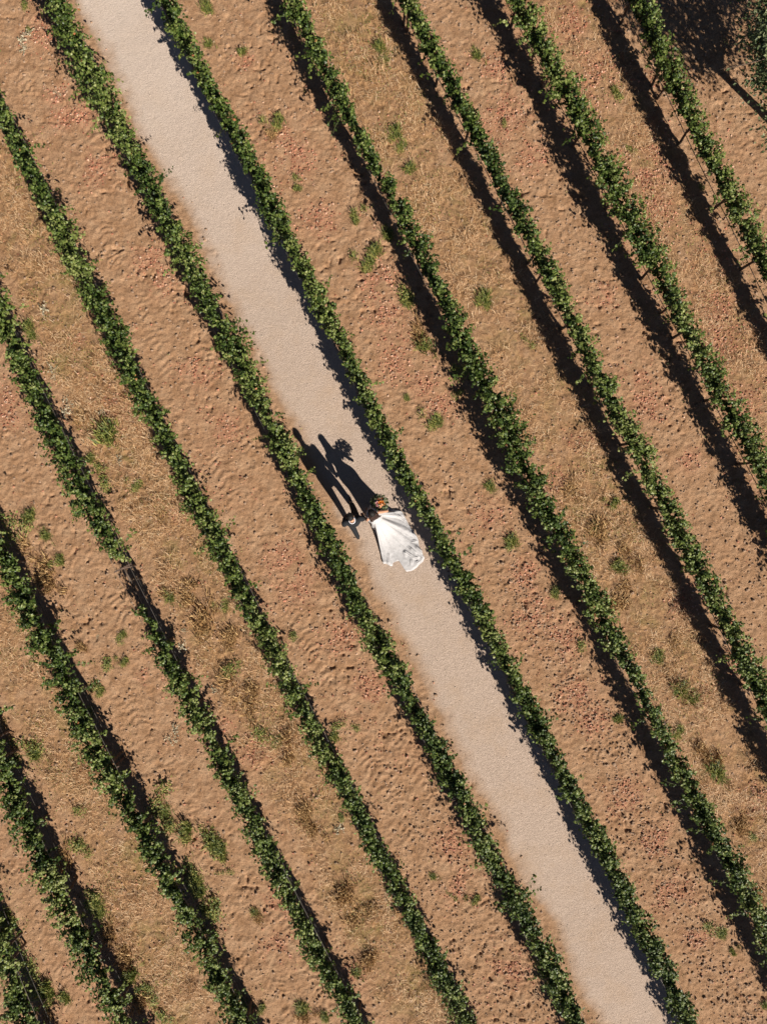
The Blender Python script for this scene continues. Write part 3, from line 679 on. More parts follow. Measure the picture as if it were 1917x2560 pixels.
WEEDS = [ # x, y (photo px), kind, size
 (608,130,'grass',.9),(525,110,'grass',1),(515,20,'grass',1),(690,310,'grass',1.2),(680,335,'dry',.8),(740,445,'leafy',.6),(745,470,'grass',.6),(890,540,'grass',1),(950,120,'grass',1.1),(960,150,'grass',.8),(985,335,'grass',1.3),(1000,365,'grass',1),(1025,420,'grass',1.2),(1195,140,'grass',.8),(1260,310,'leafy',.5),
 (915,660,'grass',1.3),(940,625,'grass',1),(975,590,'grass',.8),(1205,745,'grass',1.5),(1215,765,'grass',1),(1320,855,'leafy',.8),(1065,865,'grass',1.5),(1055,840,'dry',1.2),(1015,735,'leafy',1.0),(1018,755,'grass',.9),(1145,930,'leafy',.9),(1015,995,'grass',.7),(1080,1055,'grass',.9),(1225,1215,'grass',.9),(1145,985,'leafy',.7),(1100,1060,'leafy',.6),(1545,240,'leafy',.7),(1535,225,'grass',.6),(1575,375,'leafy',.7),
 (1430,1225,'dry',1),(1530,1260,'grass',1),(1490,1325,'dry',1.3),(1490,1320,'grass',.9),(1550,1415,'grass',1.2),(1580,1400,'dry',1.2),(1280,1350,'grass',1),(1270,1365,'leafy',.6),(1385,1480,'grass',.8),(1450,1615,'leafy',1),(1540,1505,'dry',1.3),(1560,1480,'dry',1.1),(1640,1640,'grass',1.2),(1650,1660,'dry',1),(1700,1720,'grass',1.4),(1735,1745,'grass',1.1),(1690,1610,'dry',1),(1775,1890,'dry',1.2),(1790,1925,'grass',1.5),(1770,1910,'dry',1),(1860,2070,'dry',1.2),(1880,2090,'leafy',.8),(1545,1795,'grass',.8),(1770,2315,'leafy',.9),(1800,2330,'grass',.9),(1830,2375,'grass',.7),(1910,2510,'grass',.8),(1900,2230,'dry',1),
 (65,15,'leafy',.8),(75,75,'leafy',.6),(75,815,'grass',1.1),(85,840,'grass',.9),(265,1080,'grass',1.6),(240,1060,'dry',1.1),(195,1055,'dry',.7),(250,1170,'leafy',.9),(265,1210,'leafy',1.1),(340,1215,'grass',1),(230,1145,'grass',.8),(120,1340,'grass',1),(150,1400,'grass',1.1),(125,1410,'leafy',.6),(50,1310,'leafy',1.3),(30,1340,'leafy',1.2),(75,1290,'grass',1),(90,1395,'dry',1.4),(115,1450,'dry',1.5),(135,1470,'dry',1.1),(410,1290,'dry',.9),
 (455,1470,'dry',1.2),(470,1500,'dry',1.3),(430,1495,'grass',.8),(520,1560,'dry',1.5),(560,1515,'grass',1),(575,1590,'dry',1.2),(580,1670,'leafy',1.1),(565,1680,'grass',1),(600,1740,'dry',1.5),(630,1725,'dry',1.2),(655,1835,'leafy',1.2),(690,1855,'grass',1),(720,1860,'dry',1.2),(310,1585,'grass',.7),(300,1600,'leafy',.5),(270,1660,'leafy',.9),(310,1655,'grass',.8),(205,1620,'dry',.8),(240,1715,'leafy',.8),(230,1780,'leafy',.9),(250,1730,'grass',.8),(70,1860,'leafy',1.2),(95,1885,'grass',1.2),(40,1900,'grass',1.3),(25,1850,'dry',1),
 (400,1990,'leafy',1.1),(415,2030,'grass',1.3),(430,2060,'leafy',1.2),(460,2080,'grass',1.4),(520,2095,'leafy',1.2),(540,2110,'grass',1.6),(550,2125,'grass',1.2),(475,2165,'leafy',1),(490,2200,'grass',1.3),(505,2225,'grass',1.2),(540,2270,'leafy',1.2),(520,2285,'grass',1.4),(565,2180,'leafy',.7),(640,2280,'grass',.7),(650,2295,'dry',.7),(195,2110,'leafy',1.2),(215,2120,'leafy',1),(200,2025,'leafy',.8),(170,2150,'dry',1.1),(235,2235,'leafy',1),(245,2260,'grass',1.5),(255,2280,'grass',1.2),(280,2335,'dry',1.3),(300,2360,'dry',1),(310,2400,'dry',1.4),(330,2430,'grass',1.3),(360,2470,'leafy',1.3),(385,2490,'leafy',1),(350,2500,'dry',1.3),(410,2540,'leafy',1.1),
 (15,2290,'grass',1.3),(25,2310,'grass',1.1),(65,2390,'leafy',1.2),(85,2430,'leafy',1.3),(110,2470,'grass',1.5),(120,2490,'grass',1.2),(165,2490,'grass',1.1),(130,2545,'dry',1),(735,1590,'leafy',.8),(845,1815,'leafy',.9),(835,1840,'grass',.7),(890,1820,'leafy',.5),(855,2045,'leafy',.6),(820,1900,'dry',1),(760,2030,'dry',1.2),(790,2080,'dry',1),(870,2240,'dry',1.3),(900,2290,'dry',1.1),(920,2400,'dry',1.3),(895,2430,'grass',.9),(600,2500,'grass',1.1),(650,2520,'grass',1),(755,2520,'grass',1.2),(770,2540,'dry',1),(810,2540,'grass',.9),(1185,2250,'grass',.7),(1130,2240,'leafy',.5),(1085,2190,'grass',.6),(1750,470,'leafy',.6),(1690,1830,'grass',1),
 (55,100,'silver',1.5),(78,85,'silver',1),(62,125,'silver',.9),(20,770,'silver',1.2),(110,772,'silver',1.2),(135,920,'silver',1.1),(137,940,'silver',.9),(175,1010,'silver',1.2),(165,1030,'silver',1),(250,1030,'silver',.8),(300,1150,'silver',1.0),(145,235,'silver',.6),(455,1615,'silver',1.3),(462,1578,'silver',.6),(440,1825,'silver',1.4),(430,1850,'silver',1.1),(845,2070,'silver',1.2),(535,1720,'silver',.9),(245,1590,'silver',.5)]
for i, (u_, v_, kd, szz) in enumerate(WEEDS):
    px, py = P(u_, v_); o = proto(kd, i % 4)
    o.location = (px, py, float(gz(px, py))); o.rotation_euler = (0, 0, random.uniform(0, 6.28)); s = szz * random.uniform(1.05, 1.35); o.scale = (s * random.uniform(.7, 1.0), s * random.uniform(.8, 1.35), s * random.uniform(.7, 1.1))
    if random.random() < 0.75: o.rotation_euler = (0, 0, 0.47 + random.uniform(-.35, .35))
    ai = int(math.floor(float(q_coord(np.array([px]), np.array([py]))[0]))); ai = max(-1, min(10, ai))
    nm, ct = KINDN[kd]
    tag(o, nm + ' ' + AISLE[ai], ct, nm + 's ' + AISLE[ai])

# ------------------------------------------------------------------ the tree at the upper right corner
def tree():
    r = np.random.default_rng(5)
    bx, by = P(1992, 372)
    root = empty('tree', (bx, by, 0)); tag(root, 'olive-green tree with branchy shadow at the upper right corner', 'tree')
    fork = np.array([-0.85, 0.35, 1.35])
    m = MB(); m.tube([(0, 0, -0.15), (-0.12, 0.03, 0.3), (-0.45, 0.16, 0.8), tuple(fork)], [0.15, 0.115, 0.095, 0.085], n=10)
    cc = np.array([-0.25, 0.95, 2.75])
    limbs = []
    for a, l, dz in ((0.3, 1.5, 1.3), (1.3, 1.6, 1.2), (2.1, 1.5, 0.9), (2.9, 1.3, 1.5), (3.8, 1.1, 1.4), (5.2, 1.4, 1.6), (0.9, 0.8, 2.0)):
        e = fork + np.array([math.cos(a) * l, math.sin(a) * l, dz]); mid = (fork + e) / 2 + r.normal(0, 0.12, 3)
        m.tube([tuple(fork - [0, 0, .05]), tuple(mid), tuple(e)], [0.06, 0.038, 0.014], n=7); limbs.append((mid, e))
        for _ in range(6):
            t = r.uniform(0.3, 1); s = fork * (1 - t) + e * t if t < .5 else mid * (1 - t) + e * t
            q = s + r.normal(0, 0.42, 3) + np.array([0, 0, 0.15]); m.tube([tuple(s), tuple((s + q) / 2 + r.normal(0, .05, 3)), tuple(q)], [0.018, 0.012, 0.005], n=5); limbs.append((s, q))
    m.build('trunk', M['bark'], root)
    cl = []
    while len(cl) < 105:
        p = r.uniform(-1, 1, 3)
        d = np.linalg.norm(p)
        if d > 1 or d < 0.25: continue
        cl.append(cc + p * np.array([1.95, 2.0, 1.15]))
    # outliers, and low skirts toward the frame corner
    for q in ((-1.7, 1.0, 2.0), (-1.9, 1.6, 2.1), (-2.0, 1.9, 2.5), (-1.5, 2.2, 2.3), (-1.95, 0.5, 2.3), (-2.1, 1.2, 2.6)): cl.append(np.array(q))
    pass
    for u_, v_, z_ in ((1895, 30, 2.6), (1885, 75, 2.4), (1905, 110, 2.7), (1895, 150, 2.3), (1912, 190, 2.5), (1908, 240, 2.4), (1915, 300, 2.3), (1925, 340, 2.2), (1875, 15, 2.5), (1920, 60, 2.9), (1930, 140, 2.8)):
        q = P(u_ + 22, v_, z_); cl.append(np.array([q[0] - bx, q[1] - by, z_]))
    pos = []; tn = []
    for c in cl:
        n = int(r.integers(110, 210)); s = r.uniform(0.16, 0.32)
        pos.append(c + r.normal(0, s, (n, 3)) * [1, 1, .7]); tn.append(np.clip(r.random() * 0.5 + 0.5 * r.random(n), 0, 1))
    pos = np.concatenate(pos); n = len(pos)
    v, f = leaves(pos, np.stack([r.normal(0, .6, n), r.normal(0, .6, n), np.ones(n)], 1), r.normal(0, 1, (n, 3)), r.uniform(0.06, 0.12, n), SL, SF)
    mesh_np('crown', v, f, M['tree_leaf'], root, fattr=dict(tint=np.concatenate(tn)))
tree()

# ------------------------------------------------------------------ people
def hand(mb, wrist, d, pn, th, curl=0.6, k=1.0):
    "palm, five jointed fingers; d points along the palm, pn out of the back of the hand, th towards the thumb"
    d = Vector(d).normalized(); pn = Vector(pn); pn = (pn - d * pn.dot(d)).normalized()
    sd = d.cross(pn).normalized(); sd = sd if sd.dot(Vector(th)) > 0 else -sd
    w_ = Vector(wrist); c = w_ + d * 0.05 * k
    rotm = Matrix((sd, d, pn)).transposed()
    mb.ell(c, (0.040 * k, 0.052 * k, 0.015 * k), rotm)
    for off_, ln in ((0.030, 0.070), (0.010, 0.080), (-0.010, 0.074), (-0.029, 0.058)):
        p = w_ + d * 0.092 * k + sd * off_ * k; dd = d.copy(); a = curl * (1 + off_ * 2)
        q = [p - d * 0.02 * k]; rr_ = [0.0088, 0.0085, 0.0078, 0.0068]
        for j in range(3):
            dd = (dd * math.cos(a * .75) - pn * math.sin(a * .75)).normalized(); pn2 = pn
            q.append(q[-1] + dd * ln * k * (0.5, 0.30, 0.24)[j] * 1.15)
            pn = (pn - dd * pn.dot(dd)).normalized() if abs(pn.dot(dd)) < .98 else pn
        mb.chain([tuple(s) for s in q], [s * k for s in rr_], n=8); pn = Vector(rotm.col[2])
    p = w_ + d * 0.03 * k + sd * 0.030 * k
    t1 = p + (sd * 0.7 + d * 0.7 - pn * 0.25).normalized() * 0.035 * k; t2 = t1 + (sd * 0.2 + d * 0.85 - pn * 0.4).normalized() * 0.032 * k
    mb.chain([tuple(p), tuple(t1), tuple(t2)], [0.0125 * k, 0.0105 * k, 0.0085 * k], n=8)

def head(mb, c, k=1.0, tilt=0.0):
    x, y, z = c
    mb.ell((x, y - 0.005 * k, z + 0.025 * k), (0.074 * k, 0.094 * k, 0.090 * k))       # skull
    mb.ell((x, y + 0.028 * k, z - 0.035 * k), (0.058 * k, 0.062 * k, 0.075 * k))       # face
    mb.ell((x, y + 0.058 * k, z - 0.088 * k), (0.026 * k, 0.024 * k, 0.020 * k))       # chin
    mb.cap((x, y + 0.085 * k, z + 0.018 * k), (x, y + 0.104 * k, z - 0.022 * k), 0.009 * k, 0.013 * k, 8)   # nose
    mb.ell((x, y + 0.083 * k, z + 0.030 * k), (0.048 * k, 0.012 * k, 0.010 * k))       # brow
    mb.ell((x, y + 0.086 * k, z - 0.055 * k), (0.024 * k, 0.010 * k, 0.009 * k))       # lips
    for s in (-1, 1): mb.ell((x + s * 0.076 * k, y - 0.002 * k, z - 0.008 * k), (0.010 * k, 0.018 * k, 0.031 * k))
def face_bits(parent, c, k):
    x, y, z = c
    for s in (-1, 1):
        m = MB(); m.ell((x + s * 0.031 * k, y + 0.080 * k, z + 0.006 * k), (0.012 * k,) * 3, nu=12, nv=8); m.build('eye', M['eye'], parent)
        m = MB(); m.cap((x + s * 0.016 * k, y + 0.094 * k, z + 0.031 * k), (x + s * 0.046 * k, y + 0.084 * k, z + 0.034 * k), 0.0035, 0.0025, 6); m.build('eyebrow', M['hair'], parent)
    m = MB(); m.ell((x, y + 0.093 * k, z - 0.055 * k), (0.021 * k, 0.006 * k, 0.007 * k)); m.build('lips', M['lips'], parent)

GR_POS = P(886, 1300); GR_ROT = math.atan2(0.28, 0.96)
BR_POS = P(934, 1287); BR_ROT = math.atan2(0.54, 0.84)
gz0 = float(gz(*GR_POS)); bz0 = float(gz(*BR_POS))
def loc2loc(p, A, ra, B, rb):
    "a point given in A's frame, in B's frame"
    c, s = math.cos(ra), math.sin(ra); wx = A[0] + p[0] * c - p[1] * s; wy = A[1] + p[0] * s + p[1] * c
    dx, dy = wx - B[0], wy - B[1]; c, s = math.cos(-rb), math.sin(-rb); return (dx * c - dy * s, dx * s + dy * c, p[2])
# joined hands, in the bride's frame
JH_B = (-0.215, 0.120, 0.84)
JH_G = loc2loc(JH_B, BR_POS, BR_ROT, GR_POS, GR_ROT)

def groom():
    root = empty('person', (GR_POS[0], GR_POS[1], gz0), GR_ROT)
    tag(root, 'groom in a dark suit walking up the gravel path holding the bride\'s hand', 'person')
    hd = (-0.01, 0.092, 1.685)
    hipL, hipR = (-0.09, 0, 0.92), (0.09, 0.01, 0.92)
    kneeL, kneeR = (-0.075, -0.12, 0.50), (0.075, 0.24, 0.51)
    ankL, ankR = (-0.03, -0.42, 0.17), (0.045, 0.36, 0.09)
    shL, shR = (-0.180, 0.0, 1.460), (0.180, 0.0, 1.460)
    elL, wrL = (-0.222, -0.04, 1.15), (-0.185, 0.10, 0.95)
    elR = (0.245, -0.035, 1.10)
    jg = Vector(JH_G); el = Vector(elR); dirR = (jg - el).normalized(); wrR = tuple(jg - dirR * 0.055)
    b = MB()
    b.ell((0, 0, 0.96), (0.150, 0.105, 0.13)); b.ell((0, 0.0, 1.12), (0.135, 0.095, 0.16)); b.ell((0, 0.0, 1.32), (0.165, 0.105, 0.19)); b.ell((0, -0.005, 1.44), (0.17, 0.075, 0.06))
    b.cap((0, -0.005, 1.46), (0, 0.040, 1.62), 0.064, 0.058); head(b, hd, 1.04)
    for s, e, w_ in ((shL, elL, wrL), (shR, elR, wrR)): b.chain([s, e, w_], [0.056, 0.042, 0.028])
    hand(b, wrL, (0.35, 0.55, -0.75), (-1, 0, 0), (0.3, 1, 0), 0.5)
    hand(b, wrR, tuple(dirR), (0.5, -0.7, 0.3), (-0.3, 0.6, 0.4), 0.95)
    for h, k_, a in ((hipL, kneeL, ankL), (hipR, kneeR, ankR)): b.chain([h, k_, a], [0.085, 0.056, 0.040])
    b.cap(ankL, (-0.03, -0.30, 0.04), 0.040, 0.030); b.cap(ankR, (0.045, 0.48, 0.05), 0.042, 0.028)
    bo = b.build('body', M['skin'], root, remesh=0.006, smoothit=3)
    face_bits(bo, hd, 1.0)
    # jacket
    j = MB()
    j.ell((0, 0.0, 1.34), (0.192, 0.130, 0.20)); j.ell((0, 0.0, 1.12), (0.168, 0.122, 0.20)); j.ell((0, -0.005, 1.452), (0.185, 0.090, 0.052))
    j.tube([(0, 0, 1.10), (0, 0, 0.80)], [0.150, 0.178], n=24); j.ell((0, 0, 0.84), (0.175, 0.135, 0.07))
    for s, e, w_ in ((shL, elL, wrL), (shR, elR, wrR)):
        e_ = Vector(e); w2 = e_ + (Vector(w_) - e_) * 0.93
        j.chain([s, e, tuple(w2)], [0.076, 0.056, 0.045]); 
        for t in (0.3, 0.62): q = Vector(s).lerp(e_, t); j.ell(tuple(q + Vector((0, -0.004, 0))), (0.073, 0.070, 0.022), Matrix.Rotation(0.4, 3, 'Y'))
    j.tube([(0, 0.0, 1.47), (0, 0.02, 1.515)], [0.098, 0.078], n=20)
    jo = j.build('jacket', M['suit'], root, remesh=0.008, smoothit=4)
    for s in (-1, 1):
        l = MB(); l.chain([(s * 0.078, 0.06, 1.50), (s * 0.06, 0.125, 1.40), (s * 0.02, 0.143, 1.22)], [0.014, 0.017, 0.008], n=8); l.build('lapel', M['suit'], jo)
    # shirt: collar ring, cuffs
    c = MB(); pts = []
    for i in range(25):
        a = 2 * math.pi * i / 24; pts.append((0.070 * math.sin(a), 0.010 - 0.078 * math.cos(a), 1.520 + 0.006 * math.cos(a)))
    c.tube(pts, 0.0115, n=8); c.ell((0, 0.115, 1.36), (0.045, 0.025, 0.12)); co = c.build('shirt_collar', M['shirt'], root)
    for e, w_ in ((elL, wrL), (elR, wrR)):
        q = MB(); a = Vector(e).lerp(Vector(w_), 0.90); bb = Vector(e).lerp(Vector(w_), 1.02); q.tube([tuple(a), tuple(bb)], [0.038, 0.036], n=14); q.build('shirt_cuff', M['shirt'], root)
    t = MB(); t.ell((0, 0, 0.93), (0.150, 0.115, 0.12))
    t.chain([hipL, kneeL, (ankL[0], ankL[1], ankL[2])], [0.104, 0.074, 0.054]); t.chain([hipR, kneeR, (ankR[0], ankR[1] + 0.015, ankR[2] - 0.01)], [0.104, 0.078, 0.070])
    t.build('trousers', M['suit'], root, remesh=0.008, smoothit=4)
    # shoes: rear heel lifted
    for (a, heel, toe) in ((ankL, (-0.03, -0.455, 0.135), (-0.03, -0.255, 0.035)), (ankR, (0.045, 0.34, 0.045), (0.045, 0.56, 0.045))):
        s = MB(); s.chain([heel, tuple(Vector(heel).lerp(Vector(toe), .5)), toe], [0.037, 0.040, 0.030]); s.ell(a, (0.046, 0.050, 0.045))
        s.cap((heel[0], heel[1], heel[2] - 0.018), (toe[0], toe[1], toe[2] - 0.012), 0.030, 0.024); s.build('shoe', M['shoe'], root, remesh=0.006, smoothit=2)
    h = MB(); x, y, z = hd
    h.ell((x, y + 0.004, z + 0.055), (0.082, 0.100, 0.074)); h.ell((x, y - 0.018, z + 0.045), (0.082, 0.078, 0.045)); h.ell((x, y + 0.065, z + 0.085), (0.055, 0.038, 0.028))
    for _ in range(60):
        a = random.uniform(0, 6.28); q = random.uniform(0.0, 0.07); h.ell((x + q * math.cos(a), y + q * math.sin(a) * 1.2, z + 0.112 - q * 0.35), (0.010 + random.random() * 0.008, 0.018, 0.011), Matrix.Rotation(a, 3, 'Z'))
    h.build('hair', M['hair'], root, remesh=0.005, smoothit=2)
groom()

def bride():
    root = empty('person', (BR_POS[0], BR_POS[1], bz0), BR_ROT)
    tag(root, 'bride in a white wedding dress with a long train spread behind her', 'person')
    k = 0.95; hd = (0.0, 0.065, 1.50)
    shL, shR = (-0.142, -0.015, 1.285), (0.142, -0.015, 1.285)
    elL = (-0.190, -0.03, 1.06); wrL = tuple(Vector(JH_B) - (Vector(JH_B) - Vector(elL)).normalized() * 0.05)
    elR = (0.330, -0.10, 1.06); wrR = (0.275, 0.085, 1.035)
    b = MB()
    b.ell((0, 0, 0.88), (0.155, 0.115, 0.13)); b.ell((0, 0.0, 1.03), (0.112, 0.085, 0.14)); b.ell((0, 0.0, 1.18), (0.130, 0.092, 0.14)); b.ell((0, -0.01, 1.265), (0.135, 0.062, 0.045))
    for s in (-1, 1): b.ell((s * 0.062, 0.075, 1.165), (0.058, 0.050, 0.055))
    b.cap((0, -0.005, 1.27), (0, 0.038, 1.42), 0.046, 0.043); head(b, hd, k)
    b.chain([shL, elL, wrL], [0.043, 0.032, 0.022]); b.chain([shR, elR, wrR], [0.043, 0.032, 0.022])
    hand(b, wrL, tuple(Vector(JH_B) - Vector(wrL)), (-0.7, -0.5, 0.2), (0.5, 0.6, 0.5), 0.9, 0.9)
    hand(b, wrR, (-0.1, 0.8, 0.25), (0.9, 0, 0.3), (-0.2, 0.2, 1), 1.0, 0.9)
    for s, fy in ((-1, 0.10), (1, -0.12)):
        b.chain([(s * 0.085, 0, 0.84), (s * 0.075, fy * .6 + .03, 0.45), (s * 0.06, fy, 0.08)], [0.080, 0.052, 0.034]); b.cap((s * 0.06, fy, 0.05), (s * 0.06, fy + 0.13, 0.03), 0.03, 0.024)
    bo = b.build('body', M['skin'], root, remesh=0.006, smoothit=3)
    face_bits(bo, hd, k)
    # bodice, low at the back
    m = MB(); m.ell((0, 0.004, 1.05), (0.122, 0.097, 0.135)); m.ell((0, 0.012, 1.13), (0.138, 0.098, 0.085)); m.ell((0, 0.0, 0.93), (0.155, 0.118, 0.13))
    for s in (-1, 1):
        m.ell((s * 0.062, 0.082, 1.165), (0.064, 0.052, 0.060)); m.chain([(s * 0.10, 0.085, 1.20), (s * 0.125, 0.01, 1.318), (s * 0.10, -0.085, 1.16)], [0.012, 0.011, 0.012], n=8)
    m.build('bodice', M['dress'], root, remesh=0.006, smoothit=3)
    # skirt and train
    HEM = [(923,1302),(931,1319),(940,1335),(946,1347),(953,1360),(953,1373),(954,1386),(956,1398),(958,1409),(965,1409),(971,1412),(975.5,1415),(981,1415),(982,1407),(991,1403),(997.5,1402),(1002,1409),(1006,1415),(1011,1423),(1016,1429),(1022,1428),(1028,1427),(1034,1424),(1042,1418),(1047,1412),(1057,1404),(1061,1394),(1057,1387),(1054,1375),(1047,1366),(1046,1352),(1041,1340),(1031,1325),(1021,1311),(1018,1304),(1010,1289),(1004,1278),(992,1276),(978,1273),(966,1266),(958,1261),(950,1258),(941,1257),(932,1259),(925,1264),(919,1273),(917,1283),(918,1293)]
    hem = []
    for u_, v_ in HEM:
        x_, y_ = P(u_, v_, 0.02); hem.append(loc2loc((x_, y_, 0), (0, 0), 0, BR_POS, BR_ROT)[:2])
    hem = np.array(hem); d = np.hypot(*np.diff(np.vstack([hem, hem[:1]]), axis=0).T); cs = np.concatenate([[0], np.cumsum(d)]); hc = np.vstack([hem, hem[:1]])
    NA, NS = 420, 110
    s_ = np.linspace(0, cs[-1], NA, endpoint=False); hx = np.interp(s_, cs, hc[:, 0]); hy = np.interp(s_, cs, hc[:, 1])
    ang = np.unwrap(np.arctan2(hy, hx))
    a0 = ang[0]; tot = ang[-1] - ang[0]; sgn = np.sign(tot)
    am = np.maximum.accumulate(ang * sgn) * sgn
    kk = np.ones(9) / 9; am = np.convolve(np.concatenate([am[-4:] - sgn * 2 * np.pi, am, am[:4] + sgn * 2 * np.pi]), kk, 'valid')
    wx = 0.118 * np.cos(am); wy = 0.096 * np.sin(am)
    D = np.hypot(hx - wx, hy - wy)
    s = np.linspace(0, 1, NS)[:, None] ** 0.9
    X = wx + (hx - wx) * s; Y = wy + (hy - wy) * s; dd = D * s
    Dl = np.minimum(D, 0.28 + 0.66 * sst(0.3, 1.3, D)); rear = sst(0.3, 0.9, D)
    pw = 0.9 + 0.55 * rear
    Zl = 1.0 * np.clip(1 - dd / Dl, 0, 1) ** pw
    Ze = np.clip((np.exp(-dd / (0.17 + 0.13 * sst(0.65, 1.25, D))) - 0.03) / 0.97, 0, 1)
    Z = Zl * (1 - rear) + Ze * rear
    hip = 0.075 * np.exp(-((Z - 0.80) / 0.14) ** 2)
    nx_ = np.cos(am); ny_ = np.sin(am); X = X + nx_ * hip * (1 - s); Y = Y + ny_ * hip * (1 - s)
    flat = np.clip(1 - Z / 0.35, 0, 1) * sst(0.1, 0.5, dd)
    # folds fanning from the waist, plus soft rumples
    th = am * 1.0
    amp = 0.012 + 0.030 * s * (0.4 + 0.6 * rear)
    fold = np.sin(th * 19 + 1.3 * np.sin(th * 5)) * 0.5 + np.sin(th * 31 + 2.0) * 0.3
    # in the hanging part the folds move the cloth sideways, on the ground they lift it
    hang = 1 - flat
    X = X + nx_ * fold * amp * hang * sst(0.05, .5, s); Y = Y + ny_ * fold * amp * hang * sst(0.05, .5, s)
    wob = fbm(X + 5, Y + 5, 0.22, 3, 201) - 0.5; wob2 = np.abs(fbm(X * 1.7 + Y * .6, Y * .45 - X * .25, 0.11, 2, 211) - 0.5)
    Zf = 0.014 + flat * (0.022 * np.clip(fold + 0.6, 0, 2) * (0.4 + s) + 0.025 * (wob + 0.25) + 0.015 * wob2)
    CR = [((820,1260),(1090,1440)),((1000,1180),(1280,1470)),((1100,1360),(1280,1480)),((1040,1450),(1290,1490)),((372,1330),(378,1660)),((640,230),(890,400)),((1050,975),(1220,1000)),((1040,1500),(1042,1690)),((1150,1130),(1380,1330)),((1290,1470),(1390,1545)),((820,1270),(890,1440)),((120,690),(200,900)),((930,1130),(1200,1350)),((1180,1620),(1300,1540))]
    for a_, b_ in CR:
        pa = loc2loc((*P(940 + a_[0] / 11.83, 1270 + a_[1] / 11.83, 0.04), 0), (0, 0), 0, BR_POS, BR_ROT); pb = loc2loc((*P(940 + b_[0] / 11.83, 1270 + b_[1] / 11.83, 0.04), 0), (0, 0), 0, BR_POS, BR_ROT)
        ex_, ey_ = pb[0] - pa[0], pb[1] - pa[1]; l = math.hypot(ex_, ey_); ex_ /= l; ey_ /= l
        tt = (X - pa[0]) * ex_ + (Y - pa[1]) * ey_; nn = -(X - pa[0]) * ey_ + (Y - pa[1]) * ex_
        en = sst(-0.03, 0.06, tt) * sst(l + 0.03, l - 0.06, tt)
        Zf = Zf + flat * en * 0.5 * (0.050 * np.exp(-((nn - 0.016) / 0.016) ** 2) + 0.045 * np.exp(-((nn + 0.016) / 0.016) ** 2) - 0.022 * np.exp(-(nn / 0.009) ** 2))
    edge = sst(1.0, 0.97, s * np.ones_like(X)); Zf = Zf * (0.25 + 0.75 * edge) + 0.012 * (1 - edge)
    Z = Z + Zf
    gzz = []
    c_, sn = math.cos(BR_ROT), math.sin(BR_ROT)
    WX = BR_POS[0] + X * c_ - Y * sn; WY = BR_POS[1] + X * sn + Y * c_
    Z = Z + (gz(WX, WY) - bz0) * np.clip(1 - Z / 0.5, 0, 1) + 0.006
    V = np.stack([X, Y, Z], -1).reshape(-1, 3); I = np.arange(NS * NA).reshape(NS, NA); J = np.roll(I, -1, 1)
    Fq = np.stack([I[:-1], J[:-1], J[1:], I[1:]], -1).reshape(-1, 4)
    if sgn < 0: Fq = Fq[:, ::-1]
    o = mesh_np('dress_skirt', V, Fq, M['dress'], root, smooth=True)
    sm = o.modifiers.new('thickness', 'SOLIDIFY'); sm.thickness = 0.004; sm.offset = -1
    # hair: dark crown, loose waves down the back
    h = MB(); x, y, z = hd
    h.ell((x, y - 0.006, z + 0.045), (0.080, 0.097, 0.078)); h.ell((x, y - 0.055, z + 0.0), (0.078, 0.055, 0.085))
    h.build('hair', M['hair'], root, remesh=0.005, smoothit=2)
    w_ = MB(); rr = random.Random(3)
    for i in range(46):
        a = -1.0 + 2.0 * i / 45 + rr.uniform(-.05, .05); x0 = x + 0.072 * math.sin(a * 1.3); y0 = y - 0.062 * math.cos(a) - 0.01
        sx = a * 0.135; ql = rr.uniform(0.0, 1.0) * (1 - 0.5 * abs(a)); p = [(x0, y0, z + 0.03), (x0 * 1.15, y0 - 0.030, z - 0.08), (sx * .9 + rr.uniform(-.015, .015), -0.080 - rr.uniform(0, .025), z - 0.17), (sx * 1.0 + rr.uniform(-.02, .02), -0.100 - rr.uniform(0, .02), z - 0.24 - .04 * ql), (sx * 0.8 + rr.uniform(-.03, .03), -0.112 - rr.uniform(0, .03), z - 0.27 - 0.13 * ql)]
        w_.tube(p, [0.010, 0.011, 0.010, 0.008, 0.002], n=6)
    w_.build('long_hair', M['hair_brown'], root)
    return root
bride()

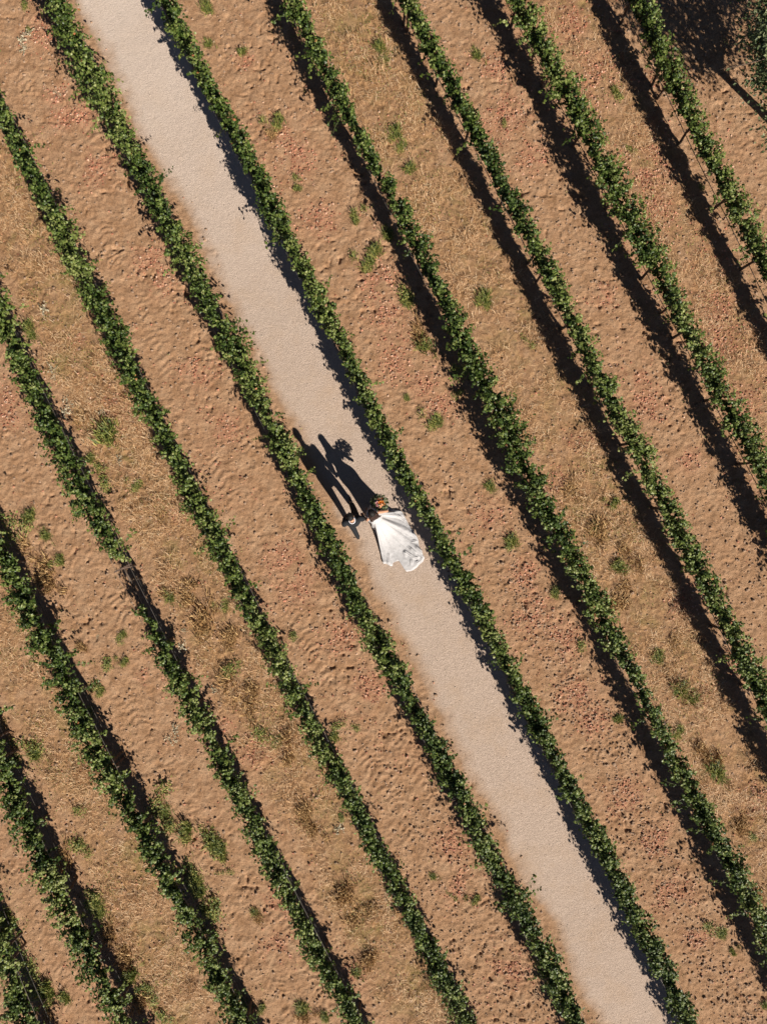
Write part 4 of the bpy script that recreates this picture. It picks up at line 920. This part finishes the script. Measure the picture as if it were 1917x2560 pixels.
# ------------------------------------------------------------------ bouquet held by the bride
def bouquet():
    c = (0.275, 0.165, 1.10)
    cc, ss = math.cos(BR_ROT), math.sin(BR_ROT); wx = BR_POS[0] + c[0] * cc - c[1] * ss; wy = BR_POS[1] + c[0] * ss + c[1] * cc
    root = empty('bouquet', (wx, wy, bz0 + c[2]), BR_ROT); tag(root, 'round bouquet of orange and pink flowers held by the bride', 'bouquet')
    cols = {'orange': (0.72, 0.26, 0.05), 'peach': (0.75, 0.40, 0.22), 'pink': (0.68, 0.36, 0.36), 'cream': (0.72, 0.62, 0.45)}
    mats = {k: simple('petal_' + k, v, 0.6, 0.15, 60) for k, v in cols.items()}
    r = random.Random(11)
    spots = [(0.02, 0.0, 0.10, 'orange', .046), (0.065, -0.02, 0.085, 'orange', .042), (-0.035, 0.02, 0.095, 'pink', .042), (0.01, -0.06, 0.085, 'peach', .040), (0.03, 0.06, 0.085, 'peach', .040), (-0.06, -0.03, 0.07, 'pink', .034), (0.09, 0.035, 0.055, 'orange', .036), (-0.03, 0.075, 0.06, 'cream', .032), (0.06, -0.075, 0.05, 'orange', .034), (-0.08, 0.04, 0.045, 'cream', .030), (-0.03, -0.085, 0.05, 'peach', .030), (0.105, -0.03, 0.03, 'pink', .030)]
    for (x, y, z, cn, R) in spots:
        v = []; f = []
        up = Vector((x, y, 0.09)).normalized(); q = up.to_track_quat('Z', 'Y').to_matrix()
        for ring, (n, rr_, tilt, sz) in enumerate(((3, 0.18, 0.25, .55), (5, 0.42, 0.55, .70), (7, 0.70, 0.95, .85))):
            for i in range(n):
                a = 6.283 * i / n + ring * 0.7 + r.uniform(-.2, .2)
                o_ = Vector((math.cos(a), math.sin(a), 0)); t_ = Vector((-math.sin(a), math.cos(a), 0)); b0 = len(v)
                P0 = o_ * rr_ * R * 0.4; upv = Vector((0, 0, 1)) * math.cos(tilt) + o_ * math.sin(tilt); h_ = R * (1.05 - ring * 0.12)
                for (s1, s2) in ((-.35, 0), (.35, 0), (.62, .55), (.3, 1.0), (-.3, 1.0), (-.62, .55)):
                    p = P0 + t_ * s1 * sz * R + upv * s2 * h_ - o_ * abs(s1) * 0.25 * R
                    v.append(tuple(Vector((x, y, z)) + q @ p))
                f += [(b0, b0 + 1, b0 + 2, b0 + 5), (b0 + 5, b0 + 2, b0 + 3, b0 + 4)]
        v = [(a_ * 1.1, b_ * 1.1, c_ * 1.1 + 0.02) for a_, b_, c_ in v]
        m = MB(); m.add(v, f); m.build('flower', mats[cn], root, smooth=True)
    g_ = np.random.default_rng(9); n = 420
    dv = g_.normal(0, 1, (n, 3)); dv[:, 2] = np.abs(dv[:, 2]) * 0.42 - 0.15; dv /= np.linalg.norm(dv, axis=1, keepdims=True)
    rad = g_.uniform(0.07, 0.185, n)[:, None]
    v, f = leaves(dv * rad * [1.05, 1.05, .8] + [0, 0, .02], dv + g_.normal(0, .6, (n, 3)) + [0, 0, .5], dv + g_.normal(0, .3, (n, 3)), g_.uniform(0.035, 0.075, n), SL * [1.2, 1, 1], SF)
    mesh_np('foliage', v, f, M['weed_leaf'] if 'weed_leaf' in M else M['tree_leaf'], root, fattr=dict(tint=g_.random(n)))
    m = MB()
    for i in range(9):
        a = i * 0.7; m.tube([(0.04 * math.cos(a), 0.04 * math.sin(a), 0.03), (0.0, -0.02, -0.06), (0.010 * math.cos(a), -0.03 + 0.010 * math.sin(a), -0.155)], 0.004, n=5)
    m.build('stems', M['shoot'], root)
    m = MB(); m.tube([(0, -0.02, -0.045), (0, -0.027, -0.11)], 0.019, n=12)
    m.tube([(0.015, -0.03, -0.09), (0.02, -0.04, -0.12), (0.02, -0.035, -0.15), (0.025, -0.04, -0.18)], [0.006, 0.010, 0.010, 0.008], n=6)
    m.tube([(-0.01, -0.03, -0.09), (-0.02, -0.03, -0.12), (-0.02, -0.035, -0.15), (-0.025, -0.03, -0.18)], [0.006, 0.010, 0.010, 0.008], n=6)
    m.build('ribbon', M['ribbon'], root)
bouquet()
print('objects', len(bpy.data.objects))
